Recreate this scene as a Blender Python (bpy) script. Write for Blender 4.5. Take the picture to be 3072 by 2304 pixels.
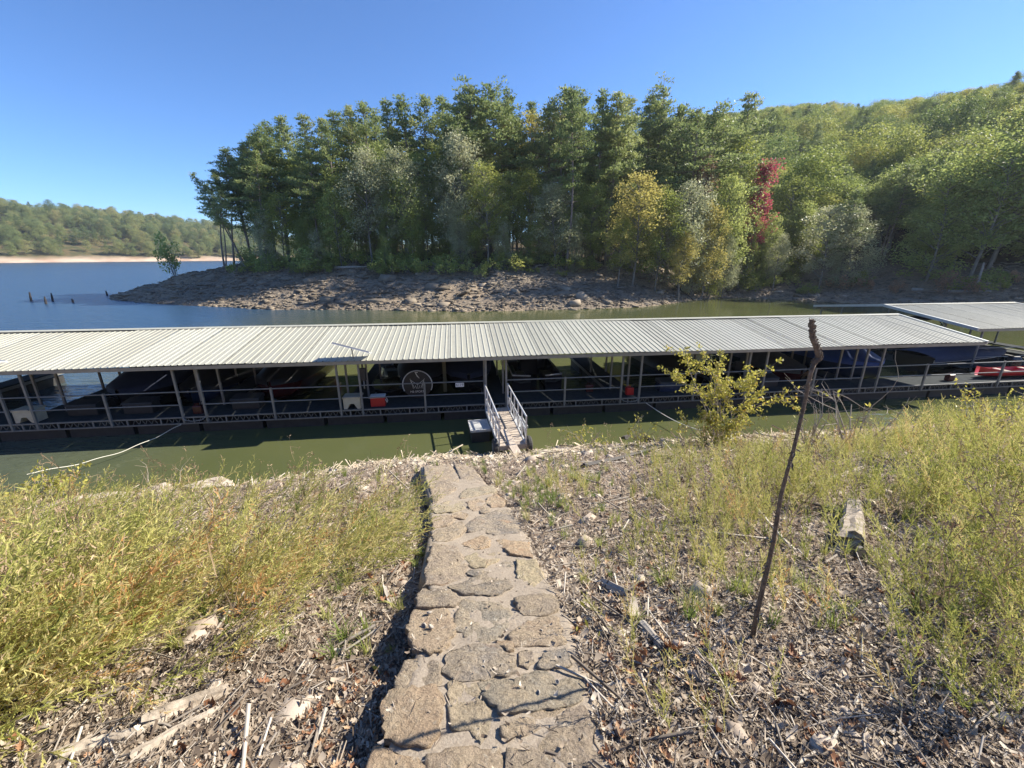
import bpy, bmesh, math, random
import numpy as np
from mathutils import Vector, Matrix, Euler

for o in list(bpy.data.objects):
    bpy.data.objects.remove(o, do_unlink=True)
scene = bpy.context.scene
COL = scene.collection
R = math.radians

# ------------------------------------------------------------------ camera
CAMZ = 6.7                      # metres above the lake
FPX = 1250.0                    # focal length in pixels of the 3072 px wide photograph
PITCH = math.atan(0.3115)
cam_data = bpy.data.cameras.new('camera')
cam_data.sensor_width = 36.0
cam_data.lens = 36.0 * FPX / 3072.0
cam_data.clip_start = 0.05
cam_data.clip_end = 5000.0
cam = bpy.data.objects.new('camera', cam_data)
COL.objects.link(cam)
cam.location = (0, 0, CAMZ)
cam.rotation_euler = (R(90) - PITCH, 0, 0)
scene.camera = cam

# ------------------------------------------------------------------ sky and sun
SUN = Vector((1.25, 0.44, 1.0)).normalized()        # direction towards the sun
SUN_EL = math.asin(SUN.z)
SUN_AZ = math.atan2(SUN.x, SUN.y)                   # clockwise from +Y
world = bpy.data.worlds.new('World')
scene.world = world
world.use_nodes = True
wt = world.node_tree
wt.nodes.clear()
w_out = wt.nodes.new('ShaderNodeOutputWorld')
w_bg = wt.nodes.new('ShaderNodeBackground')
w_sky = wt.nodes.new('ShaderNodeTexSky')
w_sky.sky_type = 'NISHITA'
w_sky.sun_disc = False
w_sky.sun_elevation = SUN_EL
w_sky.sun_rotation = SUN_AZ
w_sky.altitude = 2000
w_sky.air_density = 1.0
w_sky.dust_density = 0.3
w_sky.ozone_density = 10.0
w_bg.inputs['Strength'].default_value = 0.105
wt.links.new(w_sky.outputs[0], w_bg.inputs['Color'])
wt.links.new(w_bg.outputs[0], w_out.inputs['Surface'])

sun_data = bpy.data.lights.new('sun', 'SUN')
sun_data.energy = 5.0
sun_data.angle = R(0.53)
sun_data.color = (1.0, 0.93, 0.79)
sun = bpy.data.objects.new('sun', sun_data)
COL.objects.link(sun)
sun.rotation_euler = (-SUN).to_track_quat('-Z', 'Y').to_euler()
sun.location = SUN * 60

scene.view_settings.view_transform = 'Standard'
scene.view_settings.look = 'None'
scene.view_settings.gamma = 1.0
scene.view_settings.use_curve_mapping = False
scene.view_settings.exposure = 1.1
scene.cycles.max_bounces = 8
scene.cycles.transparent_max_bounces = 12
scene.cycles.caustics_reflective = False
scene.cycles.caustics_refractive = False

# ------------------------------------------------------------------ helpers
SP, CP = math.sin(PITCH), math.cos(PITCH)
def ray(px, py):
    dx = (px - 1536.0) / FPX
    dv = (1152.0 - py) / FPX
    return dx, CP + dv * SP, -SP + dv * CP
def at_z(px, py, z):
    dx, dy, dz = ray(px, py); t = (z - CAMZ) / dz
    return Vector((dx * t, dy * t, z))
def at_y(px, py, y):
    dx, dy, dz = ray(px, py); t = y / dy
    return Vector((dx * t, y, CAMZ + dz * t))

def lerp(a, b, t): return a + (b - a) * t
def smooth(e0, e1, x):
    t = np.clip((np.asarray(x, float) - e0) / (e1 - e0), 0, 1)
    return t * t * (3 - 2 * t)

def _hash(ix, iy, seed):
    n = (ix.astype(np.int64) * 374761393 + iy.astype(np.int64) * 668265263 + seed * 1442695041) & 0xffffffff
    n = ((n ^ (n >> 13)) * 1274126177) & 0xffffffff
    return ((n ^ (n >> 16)) & 0xffff) / 65535.0
def vnoise(x, y, seed=0):
    x = np.asarray(x, float); y = np.asarray(y, float)
    ix = np.floor(x); iy = np.floor(y)
    fx = x - ix; fy = y - iy
    fx = fx * fx * (3 - 2 * fx); fy = fy * fy * (3 - 2 * fy)
    a = _hash(ix, iy, seed); b = _hash(ix + 1, iy, seed)
    c = _hash(ix, iy + 1, seed); d = _hash(ix + 1, iy + 1, seed)
    return (a * (1 - fx) + b * fx) * (1 - fy) + (c * (1 - fx) + d * fx) * fy - 0.5
def fbm(x, y, seed=0, oct=4):
    s = 0; a = 1.0
    for i in range(oct):
        s = s + a * vnoise(x * 2 ** i, y * 2 ** i, seed + i * 17); a *= 0.5
    return s

def np_mesh(name, verts, faces, mats=None, attrs=None, smooth_shade=False, mat_idx=None):
    """verts (n,3); faces (m,k) array of k-gons; attrs {name: per-vertex float}"""
    verts = np.asarray(verts, np.float32); faces = np.asarray(faces, np.int32)
    me = bpy.data.meshes.new(name)
    n, (m, k) = len(verts), faces.shape
    me.vertices.add(n); me.vertices.foreach_set('co', verts.ravel())
    me.loops.add(m * k); me.loops.foreach_set('vertex_index', faces.ravel())
    me.polygons.add(m)
    me.polygons.foreach_set('loop_start', np.arange(0, m * k, k, dtype=np.int32))
    me.polygons.foreach_set('loop_total', np.full(m, k, np.int32))
    if smooth_shade: me.polygons.foreach_set('use_smooth', np.ones(m, bool))
    if mat_idx is not None: me.polygons.foreach_set('material_index', np.asarray(mat_idx, np.int32))
    me.update(calc_edges=True)
    for nm, v in (attrs or {}).items():
        at = me.attributes.new(nm, 'FLOAT', 'POINT'); at.data.foreach_set('value', np.asarray(v, np.float32))
    for mt in (mats or []): me.materials.append(mt)
    return me

def tag(o, label=None, cat=None, group=None, kind=None):
    if label: o['label'] = label
    if cat: o['category'] = cat
    if group: o['group'] = group
    if kind: o['kind'] = kind
    return o
def link(name, data, parent=None, loc=None, rot=None, scale=None):
    o = bpy.data.objects.new(name, data); COL.objects.link(o)
    if parent: o.parent = parent
    if loc is not None: o.location = loc
    if rot is not None: o.rotation_euler = rot
    if scale is not None: o.scale = scale if hasattr(scale, '__len__') else (scale,) * 3
    return o
def empty(name, loc=(0, 0, 0), rz=0.0, label=None, cat=None, group=None):
    o = link(name, None, None, loc, (0, 0, rz)); o.empty_display_size = 0.2
    return tag(o, label, cat, group)
def copy_tree(o, parent=None):
    c = o.copy(); COL.objects.link(c); c.parent = parent
    for ch in list(o.children): copy_tree(ch, c)
    return c

class MB:
    """collects shapes into ONE mesh"""
    def __init__(s): s.v = []; s.f = []; s.m = []; s.cur = 0
    def add(s, vs, fs):
        b = len(s.v); s.v += [tuple(p) for p in vs]
        for f in fs: s.f.append(tuple(i + b for i in f)); s.m.append(s.cur)
        return s
    def box(s, c, d, rot=None):
        x, y, z = d[0] / 2, d[1] / 2, d[2] / 2
        vs = [Vector((i * x, j * y, k * z)) for k in (-1, 1) for j in (-1, 1) for i in (-1, 1)]
        if rot is not None:
            M = rot if isinstance(rot, Matrix) else Euler(rot).to_matrix()
            vs = [M @ p for p in vs]
        c = Vector(c)
        return s.add([p + c for p in vs], [(0, 2, 3, 1), (4, 5, 7, 6), (0, 1, 5, 4), (2, 6, 7, 3), (0, 4, 6, 2), (1, 3, 7, 5)])
    def beam(s, a, b, w, h):
        a = Vector(a); b = Vector(b); d = b - a; L = d.length; d.normalize()
        up = Vector((0, 0, 1)) if abs(d.z) < 0.95 else Vector((0, 1, 0))
        x = d.cross(up).normalized(); z = x.cross(d)
        M = Matrix((x, d, z)).transposed()
        return s.box((a + b) / 2, (w, L, h), M)
    def tube(s, pts, rad, n=6, cap=True):
        pts = [Vector(p) for p in pts]
        if not hasattr(rad, '__len__'): rad = [rad] * len(pts)
        vs = []; px = None
        for i, p in enumerate(pts):
            d = (pts[min(i + 1, len(pts) - 1)] - pts[max(i - 1, 0)])
            d = d.normalized() if d.length > 1e-9 else Vector((0, 0, 1))
            if px is None:
                ref = Vector((0, 0, 1)) if abs(d.z) < 0.9 else Vector((1, 0, 0))
                px = d.cross(ref).normalized()
            else:
                px = (px - d * px.dot(d)); px = px.normalized() if px.length > 1e-6 else d.orthogonal().normalized()
            py = d.cross(px)
            for k in range(n):
                a = 2 * math.pi * k / n
                vs.append(p + (px * math.cos(a) + py * math.sin(a)) * rad[i])
        fs = []
        for i in range(len(pts) - 1):
            for k in range(n):
                fs.append((i * n + k, i * n + (k + 1) % n, (i + 1) * n + (k + 1) % n, (i + 1) * n + k))
        if cap:
            fs.append(tuple(range(n - 1, -1, -1))); fs.append(tuple((len(pts) - 1) * n + k for k in range(n)))
        return s.add(vs, fs)
    def loft(s, rings, close=True, cap=True):
        n = len(rings[0]); vs = [p for r in rings for p in r]; fs = []
        for i in range(len(rings) - 1):
            for k in range(n if close else n - 1):
                fs.append((i * n + k, i * n + (k + 1) % n, (i + 1) * n + (k + 1) % n, (i + 1) * n + k))
        if cap:
            fs.append(tuple(range(n - 1, -1, -1))); fs.append(tuple((len(rings) - 1) * n + k for k in range(n)))
        return s.add(vs, fs)
    def prism(s, poly, z0, z1):
        n = len(poly)
        vs = [(p[0], p[1], z0) for p in poly] + [(p[0], p[1], z1) for p in poly]
        fs = [tuple(range(n - 1, -1, -1)), tuple(range(n, 2 * n))] + [(i, (i + 1) % n, n + (i + 1) % n, n + i) for i in range(n)]
        return s.add(vs, fs)
    def mesh(s, name, mats, smooth_shade=False):
        me = bpy.data.meshes.new(name); me.from_pydata(s.v, [], s.f)
        if not isinstance(mats, (list, tuple)): mats = [mats]
        for m in mats: me.materials.append(m)
        if len(mats) > 1: me.polygons.foreach_set('material_index', s.m)
        if smooth_shade: me.polygons.foreach_set('use_smooth', [True] * len(s.f))
        me.update(); return me
    def build(s, name, mats, parent=None, loc=None, rot=None, smooth_shade=False, bevel=0):
        o = link(name, s.mesh(name, mats, smooth_shade), parent, loc, rot)
        if bevel:
            b = o.modifiers.new('bevel', 'BEVEL'); b.width = bevel; b.segments = 2; b.limit_method = 'ANGLE'
        return o

# ------------------------------------------------------------------ materials
class NT:
    def __init__(s, name):
        s.m = bpy.data.materials.new(name); s.m.use_nodes = True; s.t = s.m.node_tree; s.t.nodes.clear()
        s.out = s.n('ShaderNodeOutputMaterial')
    def n(s, typ, **kw):
        nd = s.t.nodes.new(typ)
        for k, v in kw.items():
            if k.startswith('i_'):
                key = k[2:].replace('_', ' '); nd.inputs[int(key) if key.isdigit() else key].default_value = v
            else: setattr(nd, k, v)
        return nd
    def l(s, a, b): s.t.links.new(a, b)
    def ramp(s, stops, fac=None):
        r = s.n('ShaderNodeValToRGB'); e = r.color_ramp.elements
        while len(e) < len(stops): e.new(0.5)
        for el, (p, c) in zip(e, stops): el.position = p; el.color = (*c, 1)
        if fac is not None: s.l(fac, r.inputs[0])
        return r.outputs[0]
    def coord(s, kind='Object', scale=(1, 1, 1)):
        c = s.n('ShaderNodeTexCoord'); mp = s.n('ShaderNodeMapping'); mp.inputs['Scale'].default_value = scale
        s.l(c.outputs[kind], mp.inputs[0]); return mp.outputs[0]
    def noise(s, vec, scale, detail=4, rough=0.6, dist=0.0):
        nz = s.n('ShaderNodeTexNoise', i_Scale=scale, i_Detail=detail, i_Roughness=rough, i_Distortion=dist)
        s.l(vec, nz.inputs['Vector']); return nz.outputs['Fac']
    def mix(s, fac, a, b, blend='MIX'):
        m = s.n('ShaderNodeMix', data_type='RGBA', blend_type=blend)
        for inp, v in ((m.inputs[0], fac), (m.inputs[6], a), (m.inputs[7], b)):
            if hasattr(v, 'is_output') or hasattr(v, 'links'): s.l(v, inp)
            elif hasattr(v, '__len__'): inp.default_value = (*v, 1) if len(v) == 3 else v
            else: inp.default_value = v
        return m.outputs[2]
    def math(s, op, a, b=0.0):
        m = s.n('ShaderNodeMath', operation=op)
        for inp, v in ((m.inputs[0], a), (m.inputs[1], b)):
            if hasattr(v, 'links'): s.l(v, inp)
            else: inp.default_value = v
        return m.outputs[0]
    def bump(s, h, strength=0.5, dist=0.02):
        b = s.n('ShaderNodeBump', i_Strength=strength, i_Distance=dist); s.l(h, b.inputs['Height']); return b.outputs[0]
    def bsdf(s, color, rough=0.7, metal=0.0, normal=None, spec=0.5, **kw):
        p = s.n('ShaderNodeBsdfPrincipled')
        for key, v in (('Base Color', color), ('Roughness', rough), ('Metallic', metal), ('Specular IOR Level', spec)):
            if hasattr(v, 'links'): s.l(v, p.inputs[key])
            else: p.inputs[key].default_value = (*v, 1) if hasattr(v, '__len__') and len(v) == 3 else v
        if normal is not None: s.l(normal, p.inputs['Normal'])
        for k, v in kw.items(): p.inputs[k.replace('_', ' ')].default_value = v
        return p.outputs[0]
    def done(s, sh): s.l(sh, s.out.inputs['Surface']); return s.m

def mat(name, c0, c1=None, rough=0.7, metal=0.0, scale=4.0, bump=0.0, bscale=None, spec=0.5, stretch=(1, 1, 1), detail=5, bdist=0.01):
    t = NT(name); v = t.coord('Object', stretch)
    nz = t.noise(v, scale, detail)
    col = t.ramp([(0.3, c0), (0.7, c1 or tuple(x * 0.8 for x in c0))], nz)
    nm = None
    if bump: nm = t.bump(t.noise(v, bscale or scale * 4, 6), bump, bdist)
    return t.done(t.bsdf(col, rough, metal, nm, spec))

def leaf_mat(name, stops, transl=0.35, rough=0.55, rnd=0.35, spec=0.25):
    """foliage: colour from the leaf's own tint plus the plant's own random shift"""
    t = NT(name)
    at = t.n('ShaderNodeAttribute', attribute_name='tint')
    oi = t.n('ShaderNodeObjectInfo')
    f = t.math('ADD', t.math('MULTIPLY', at.outputs['Fac'], 1 - rnd), t.math('MULTIPLY', oi.outputs['Random'], rnd))
    col = t.ramp(stops, f)
    p = t.bsdf(col, rough, 0, None, spec)
    tr = t.n('ShaderNodeBsdfTranslucent'); t.l(col, tr.inputs[0])
    mx = t.n('ShaderNodeMixShader'); mx.inputs[0].default_value = transl
    t.l(p, mx.inputs[1]); t.l(tr.outputs[0], mx.inputs[2])
    return t.done(mx.outputs[0])

def tint_mat(name, stops, rough=0.85, spec=0.2, bump=0.0, bscale=30.0, transl=0.0, nscale=8.0, namt=0.25):
    t = NT(name)
    at = t.n('ShaderNodeAttribute', attribute_name='tint')
    v = t.coord('Object')
    nz = t.noise(v, nscale, 5)
    f = t.math('ADD', t.math('MULTIPLY', at.outputs['Fac'], 1 - namt), t.math('MULTIPLY', nz, namt))
    col = t.ramp(stops, f)
    nm = t.bump(t.noise(v, bscale, 5), bump, 0.01) if bump else None
    sh = t.bsdf(col, rough, 0, nm, spec)
    if transl:
        tr = t.n('ShaderNodeBsdfTranslucent'); t.l(col, tr.inputs[0])
        mx = t.n('ShaderNodeMixShader'); mx.inputs[0].default_value = transl
        t.l(sh, mx.inputs[1]); t.l(tr.outputs[0], mx.inputs[2]); sh = mx.outputs[0]
    return t.done(sh)

M = {}
t = NT('roof_metal')
v = t.coord('Object', (1, 0.25, 1)); oi = t.n('ShaderNodeObjectInfo')
c = t.ramp([(0, (0.34, 0.33, 0.27)), (0.5, (0.39, 0.38, 0.31)), (1, (0.42, 0.41, 0.34))], oi.outputs['Random'])
streak = t.noise(v, 7.0, 6, 0.7); blot = t.noise(t.coord('Object', (1, 1, 1)), 1.3, 5, 0.65)
c = t.mix(t.ramp([(0.50, (0, 0, 0)), (0.72, (0.55, 0.55, 0.55))], streak), c, (0.27, 0.25, 0.20))
c = t.mix(t.ramp([(0.55, (0, 0, 0)), (0.75, (0.4, 0.4, 0.4))], blot), c, (0.33, 0.29, 0.23))
M['roof'] = t.done(t.bsdf(c, 0.45, 0.0, None, 0.4))
M['roof_trim'] = mat('roof_trim_metal', (0.30, 0.30, 0.27), (0.22, 0.22, 0.20), 0.5, 0.4, 3)
M['rake'] = mat('rake_trim_metal', (0.50, 0.52, 0.52), (0.40, 0.42, 0.43), 0.4, 0.4, 3)
M['galv'] = mat('galvanised_steel', (0.25, 0.25, 0.24), (0.17, 0.175, 0.175), 0.55, 0.3, 9)
M['alu'] = mat('bare_aluminium', (0.70, 0.70, 0.69), (0.55, 0.55, 0.56), 0.42, 0.3, 8)
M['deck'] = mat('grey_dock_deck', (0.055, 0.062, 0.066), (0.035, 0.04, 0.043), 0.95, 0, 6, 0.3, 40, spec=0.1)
M['float'] = mat('black_float_plastic', (0.025, 0.025, 0.027), (0.04, 0.04, 0.04), 0.6, 0, 5)
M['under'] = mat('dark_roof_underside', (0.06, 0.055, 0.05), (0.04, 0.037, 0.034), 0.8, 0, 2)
M['wood'] = mat('weathered_plank', (0.52, 0.44, 0.36), (0.38, 0.31, 0.25), 0.85, 0, 3, 0.5, 40, stretch=(6, 1, 6))
M['black'] = mat('black_vinyl', (0.012, 0.012, 0.016), (0.02, 0.02, 0.024), 0.5, 0, 4)
M['navy'] = mat('navy_canvas', (0.012, 0.02, 0.05), (0.02, 0.03, 0.07), 0.75, 0, 5, 0.2, 60)
M['blue_tarp'] = mat('blue_tarpaulin', (0.02, 0.06, 0.26), (0.03, 0.085, 0.33), 0.5, 0, 2, 0.4, 8)
M['grey_cover'] = mat('grey_canvas', (0.05, 0.05, 0.055), (0.08, 0.08, 0.085), 0.8, 0, 4, 0.2, 60)
M['white_gel'] = mat('white_gelcoat', (0.75, 0.75, 0.73), (0.66, 0.66, 0.65), 0.25, 0, 1.5)
M['black_gel'] = mat('black_gelcoat', (0.015, 0.015, 0.02), (0.02, 0.02, 0.025), 0.2, 0, 1.5)
M['maroon_gel'] = mat('maroon_gelcoat', (0.07, 0.012, 0.014), (0.05, 0.01, 0.012), 0.25, 0, 1.5)
M['blue_gel'] = mat('blue_gelcoat', (0.015, 0.03, 0.07), (0.02, 0.035, 0.08), 0.25, 0, 1.5)
M['red'] = mat('red_plastic', (0.48, 0.015, 0.02), (0.40, 0.012, 0.018), 0.4, 0, 3)
M['white'] = mat('white_plastic', (0.78, 0.78, 0.78), (0.70, 0.70, 0.70), 0.4, 0, 3)
M['cream'] = mat('cream_painted_box', (0.56, 0.52, 0.40), (0.46, 0.42, 0.32), 0.6, 0, 5)
M['grey_plastic'] = mat('grey_plastic', (0.026, 0.03, 0.034), (0.018, 0.02, 0.023), 0.6, 0, 4)
M['rubber'] = mat('tyre_rubber', (0.03, 0.03, 0.03), (0.06, 0.055, 0.05), 0.8, 0, 9)
M['panel'] = mat('solar_cells', (0.015, 0.02, 0.05), (0.02, 0.03, 0.07), 0.15, 0.1, 3)
M['rope'] = mat('pale_rope', (0.72, 0.70, 0.60), (0.60, 0.57, 0.48), 0.8, 0, 40)
M['dark_wood'] = mat('dark_wet_wood', (0.06, 0.05, 0.045), (0.035, 0.03, 0.028), 0.7, 0, 6)
t = NT('windshield_glass')
M['glass'] = t.done(t.bsdf((0.05, 0.08, 0.10), 0.05, 0, None, 0.5, Transmission_Weight=0.6, IOR=1.45))

# lake: murky green water, real ripples in the normal
t = NT('lake_water')
v = t.coord('Object', (1, 1, 1))
geo = t.n('ShaderNodeNewGeometry')
sep = t.n('ShaderNodeSeparateXYZ'); t.l(geo.outputs['Position'], sep.inputs[0])
far = t.n('ShaderNodeMapRange', i_1=-10.0, i_2=-34.0, i_3=0.0, i_4=1.0); t.l(sep.outputs['X'], far.inputs[0])
n1 = t.noise(t.coord('Object', (0.5, 1.6, 1)), 2.2, 3, 0.5)
n2 = t.noise(t.coord('Object', (0.9, 2.6, 1)), 0.55, 4, 0.55)
h = t.math('ADD', t.math('MULTIPLY', n1, 0.35), t.math('MULTIPLY', n2, 1.0))
bs = t.math('ADD', t.math('MULTIPLY', far.outputs[0], 0.9), 0.06)
b = t.n('ShaderNodeBump', i_Distance=0.35); t.l(h, b.inputs['Height']); t.l(bs, b.inputs['Strength'])
colw = t.ramp([(0.35, (0.078, 0.090, 0.036)), (0.65, (0.105, 0.110, 0.047))], t.noise(v, 0.12, 3))
colw = t.mix(far.outputs[0], colw, (0.030, 0.066, 0.120))   # silty cove; deeper lake, with blue sky reflection put into its colour
rw = t.math('ADD', t.math('MULTIPLY', far.outputs[0], 0.20), 0.045)      # wind ruffles the open lake
M['water'] = t.done(t.bsdf(colw, rw, 0, b.outputs[0], 0.5, IOR=1.333))
# ------------------------------------------------------------------ ground: near bank
SHX = [-60, -20, -12.6, -8.7, -4.9, -2.7, 0, 1.5, 4.2, 10, 20, 40, 80]
SHY = [1.0, 9.2, 10.8, 11.5, 12.6, 12.85, 13.1, 13.5, 13.9, 14.8, 16.2, 19, 24]
PRY = [-14, -6, 0, 1.16, 1.6, 2.4, 3.11, 4.09, 5.5, 8.58, 9.2, 13.1, 15, 20]
PRD = [-3.2, -0.6, 1.62, 2.0, 2.13, 2.40, 2.70, 3.08, 3.56, 4.67, 4.98, 6.66, 7.4, 9.5]
def shore_y(x): return np.interp(x, SHX, SHY)
def prof(y): return CAMZ - np.interp(y, PRY, PRD)
def path_z(y): return CAMZ - np.interp(np.clip(y, -14, 9.0), PRY, PRD)
# path edges measured along its length: Y, left X, right X
PE = np.array([(-3.0, -0.55, 0.40), (0.0, -0.56, 0.39), (1.16, -0.578, 0.373), (1.455, -0.596, 0.364), (2.0, -0.618, 0.353), (2.38, -0.656, 0.328),
               (3.11, -0.763, 0.238), (4.09, -0.91, 0.12), (5.5, -1.195, -0.127), (8.58, -2.04, -0.889), (9.0, -2.15, -1.0)])
def path_l(y): return np.interp(y, PE[:, 0], PE[:, 1])
def path_r(y): return np.interp(y, PE[:, 0], PE[:, 2])
def bank_z(x, y):
    x = np.asarray(x, float); y = np.asarray(y, float)
    q = y * 13.1 / shore_y(x)
    q = np.where(y > 0, q, y)
    z = prof(q)
    w = 1 - smooth(10.5, 13.0, q)
    z = z + w * (0.05 * np.clip(x - 1.5, 0, 9) * (1 - smooth(5.0, 9.5, q)) - 0.035 * np.clip(-x - 1.5, 0, 9))
    z = z - 0.28 * smooth(-2.5, -8.0, x) * smooth(7.0, 10.5, q)
    dl = path_l(y) - x                                   # >0 left of the path
    onl = smooth(-0.35, 0.05, dl) * (1 - smooth(0.3, 2.6, dl)) * (1 - smooth(8.2, 9.6, y))
    z = z - 0.17 * onl
    dr = x - path_r(y)
    z = z - 0.005 * smooth(-0.3, 0.02, dr) * (1 - smooth(0.2, 1.5, dr))
    under = (dl < 0.02) & (dr < 0.02) & (y < 9.0)
    z = z + 0.10 * fbm(x * 0.9, y * 0.9, 3) + 0.05 * fbm(x * 3.7, y * 3.7, 5, 3)
    z = np.where(under, z - 0.16, z)
    return z
def ground_at(px, py):
    """world point where the ray through a photo pixel meets the near bank"""
    dx, dy, dz = ray(px, py); tt = np.arange(0.3, 30, 0.01)
    zz = bank_z(dx * tt, dy * tt); k = int(np.argmax(CAMZ + dz * tt <= zz))
    return Vector((dx * tt[k], dy * tt[k], float(zz[k])))
def path_at(px, py):
    dx, dy, dz = ray(px, py); lo, hi = 0.2, 40.0
    for i in range(60):
        m = (lo + hi) / 2
        if CAMZ + dz * m > float(path_z(dy * m)): lo = m
        else: hi = m
    return Vector((dx * lo, dy * lo, float(path_z(dy * lo))))

xs = np.concatenate([np.arange(-70, -16, 2.0), np.arange(-16, -6, 0.25), np.arange(-6, 7, 0.09), np.arange(7, 18, 0.25), np.arange(18, 92, 2.0)])
ys = np.concatenate([np.arange(-14, 0.4, 0.6), np.arange(0.4, 8, 0.09), np.arange(8, 17, 0.2), np.arange(17, 30, 1.5)])
X, Y = np.meshgrid(xs, ys)
Z = bank_z(X, Y)
def grid_faces(ny, nx):
    i = np.arange(ny - 1)[:, None] * nx + np.arange(nx - 1)[None, :]
    return np.stack([i, i + 1, i + nx + 1, i + nx], -1).reshape(-1, 4)
t = NT('bank_soil')
v = t.coord('Object')
big = t.noise(v, 0.7, 4); fine = t.noise(v, 26, 8, 0.75); mid = t.noise(v, 6, 6, 0.65)
c = t.ramp([(0.30, (0.12, 0.085, 0.06)), (0.50, (0.27, 0.205, 0.155)), (0.72, (0.46, 0.37, 0.29))], fine)
c2 = t.ramp([(0.35, (0.20, 0.12, 0.08)), (0.65, (0.36, 0.31, 0.26))], mid)
c = t.mix(0.45, c, c2)
c = t.mix(t.ramp([(0.45, (0, 0, 0)), (0.65, (0.7, 0.7, 0.7))], big), c, (0.42, 0.31, 0.22))
hh = t.math('ADD', fine, t.math('MULTIPLY', mid, 2.0))
M['soil'] = t.done(t.bsdf(c, 0.95, 0, t.bump(hh, 0.9, 0.03), 0.15))
tag(link('near_bank', np_mesh('near_bank', np.stack([X, Y, Z], -1).reshape(-1, 3), grid_faces(*X.shape), [M['soil']], smooth_shade=True)), kind='structure')

# ------------------------------------------------------------------ water and lake bed
lake = MB(); lake.add([(-1500, -30, 0), (1500, -30, 0), (1500, 2500, 0), (-1500, 2500, 0)], [(0, 1, 2, 3)])
tag(lake.build('lake_water', M['water']), kind='structure')
M['mud'] = mat('lake_mud', (0.10, 0.08, 0.05), (0.14, 0.11, 0.07), 0.9, 0, 0.5)
bed = MB(); bed.add([(-2500, -200, -6), (2500, -200, -6), (2500, 4000, -6), (-2500, 4000, -6)], [(0, 1, 2, 3)])
tag(bed.build('lake_bed', M['mud']), kind='structure')

# ------------------------------------------------------------------ ground: wooded point and hills behind
POINT = np.array([(-66, 70), (-61, 64.5), (-54, 61), (-41, 55.8), (-28.8, 52.9), (-18, 52.3), (-5.5, 51.3), (6.9, 52.6), (16.2, 56.3), (25.3, 62.0), (30, 66.5),
                  (35, 68.3), (40, 66.4), (44.5, 62.5), (54, 57), (64.5, 51.5), (76, 42), (88, 26), (110, 10), (330, 0), (330, 460), (-20, 460), (-20, 300), (-28, 200), (-38, 130), (-50, 104), (-60, 84)], float)
def poly_sd(x, y, P):
    """signed distance to polygon, positive inside"""
    d = np.full(x.shape, 1e9); ins = np.zeros(x.shape, bool)
    for i in range(len(P)):
        a = P[i]; b = P[(i + 1) % len(P)]; e = b - a
        tt = np.clip(((x - a[0]) * e[0] + (y - a[1]) * e[1]) / (e @ e), 0, 1)
        d = np.minimum(d, np.hypot(x - a[0] - tt * e[0], y - a[1] - tt * e[1]))
        c = ((a[1] > y) != (b[1] > y)) & (x < (b[0] - a[0]) * (y - a[1]) / (b[1] - a[1] + 1e-12) + a[0])
        ins ^= c
    return np.where(ins, d, -d)
def point_z(x, y):
    x = np.asarray(x, float); y = np.asarray(y, float)
    d = poly_sd(x, y, POINT) + 1.4 * fbm(x * 0.16, y * 0.16, 9, 3)
    slope = 0.36 - 0.20 * smooth(20, 36, x) * (1 - smooth(50, 70, x))
    z = np.where(d < 15, slope * d, slope * 15 + 0.10 * (d - 15))
    z = np.where(d < 0, 0.5 * d, z)
    z = np.where(d > 45, slope * 15 + 3.0 + 0.03 * (d - 45), z)
    hill = 52 * np.exp(-(((x - 150) / 95) ** 2 + ((y - 250) / 95) ** 2)) + 16 * np.exp(-(((x - 60) / 60) ** 2 + ((y - 230) / 70) ** 2))
    spur = 54 * np.exp(-(((x - 170) / 46) ** 2 + ((y - 105) / 50) ** 2))
    z = z + (hill + spur) * smooth(3, 45, d)
    z = z + smooth(0.5, 4, d) * (0.45 * fbm(x * 0.5, y * 0.5, 21, 3) + 0.16 * (np.floor((d + 2 * fbm(x * .2, y * .2, 31, 2)) * 1.1) - d * 1.1))
    return z
xs = np.concatenate([np.arange(-100, -70, 3), np.arange(-70, 70, 0.8), np.arange(70, 330, 4)])
ys = np.concatenate([np.arange(0, 48, 3), np.arange(48, 86, 0.8), np.arange(86, 460, 4)])
X, Y = np.meshgrid(xs, ys)
Z = np.maximum(point_z(X, Y), -4)
t = NT('shale_shore_and_forest_floor')
v = t.coord('Object')
geo = t.n('ShaderNodeNewGeometry'); sep = t.n('ShaderNodeSeparateXYZ'); t.l(geo.outputs['Position'], sep.inputs[0])
fine = t.noise(t.coord('Object', (1, 1, 3)), 3.0, 8, 0.75)
rock = t.ramp([(0.30, (0.12, 0.10, 0.078)), (0.5, (0.25, 0.205, 0.155)), (0.7, (0.40, 0.33, 0.25))], fine)
rock = t.mix(t.ramp([(0.45, (0, 0, 0)), (0.6, (0.6, 0.6, 0.6))], t.noise(v, 0.12, 3)), rock, (0.38, 0.29, 0.20))
floor = t.ramp([(0.35, (0.06, 0.055, 0.035)), (0.65, (0.12, 0.085, 0.05))], t.noise(v, 0.8, 5))
zf = t.n('ShaderNodeMapRange', i_1=4.6, i_2=6.2); t.l(t.math('ADD', sep.outputs['Z'], t.math('MULTIPLY', t.noise(v, 0.4, 3), 1.5)), zf.inputs[0])
c = t.mix(zf.outputs[0], rock, floor)
M['point'] = t.done(t.bsdf(c, 0.95, 0, t.bump(fine, 1.0, 0.25), 0.15))
tag(link('wooded_point_terrain', np_mesh('wooded_point_terrain', np.stack([X, Y, Z], -1).reshape(-1, 3), grid_faces(*X.shape), [M['point']], smooth_shade=False)), kind='structure')

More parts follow.
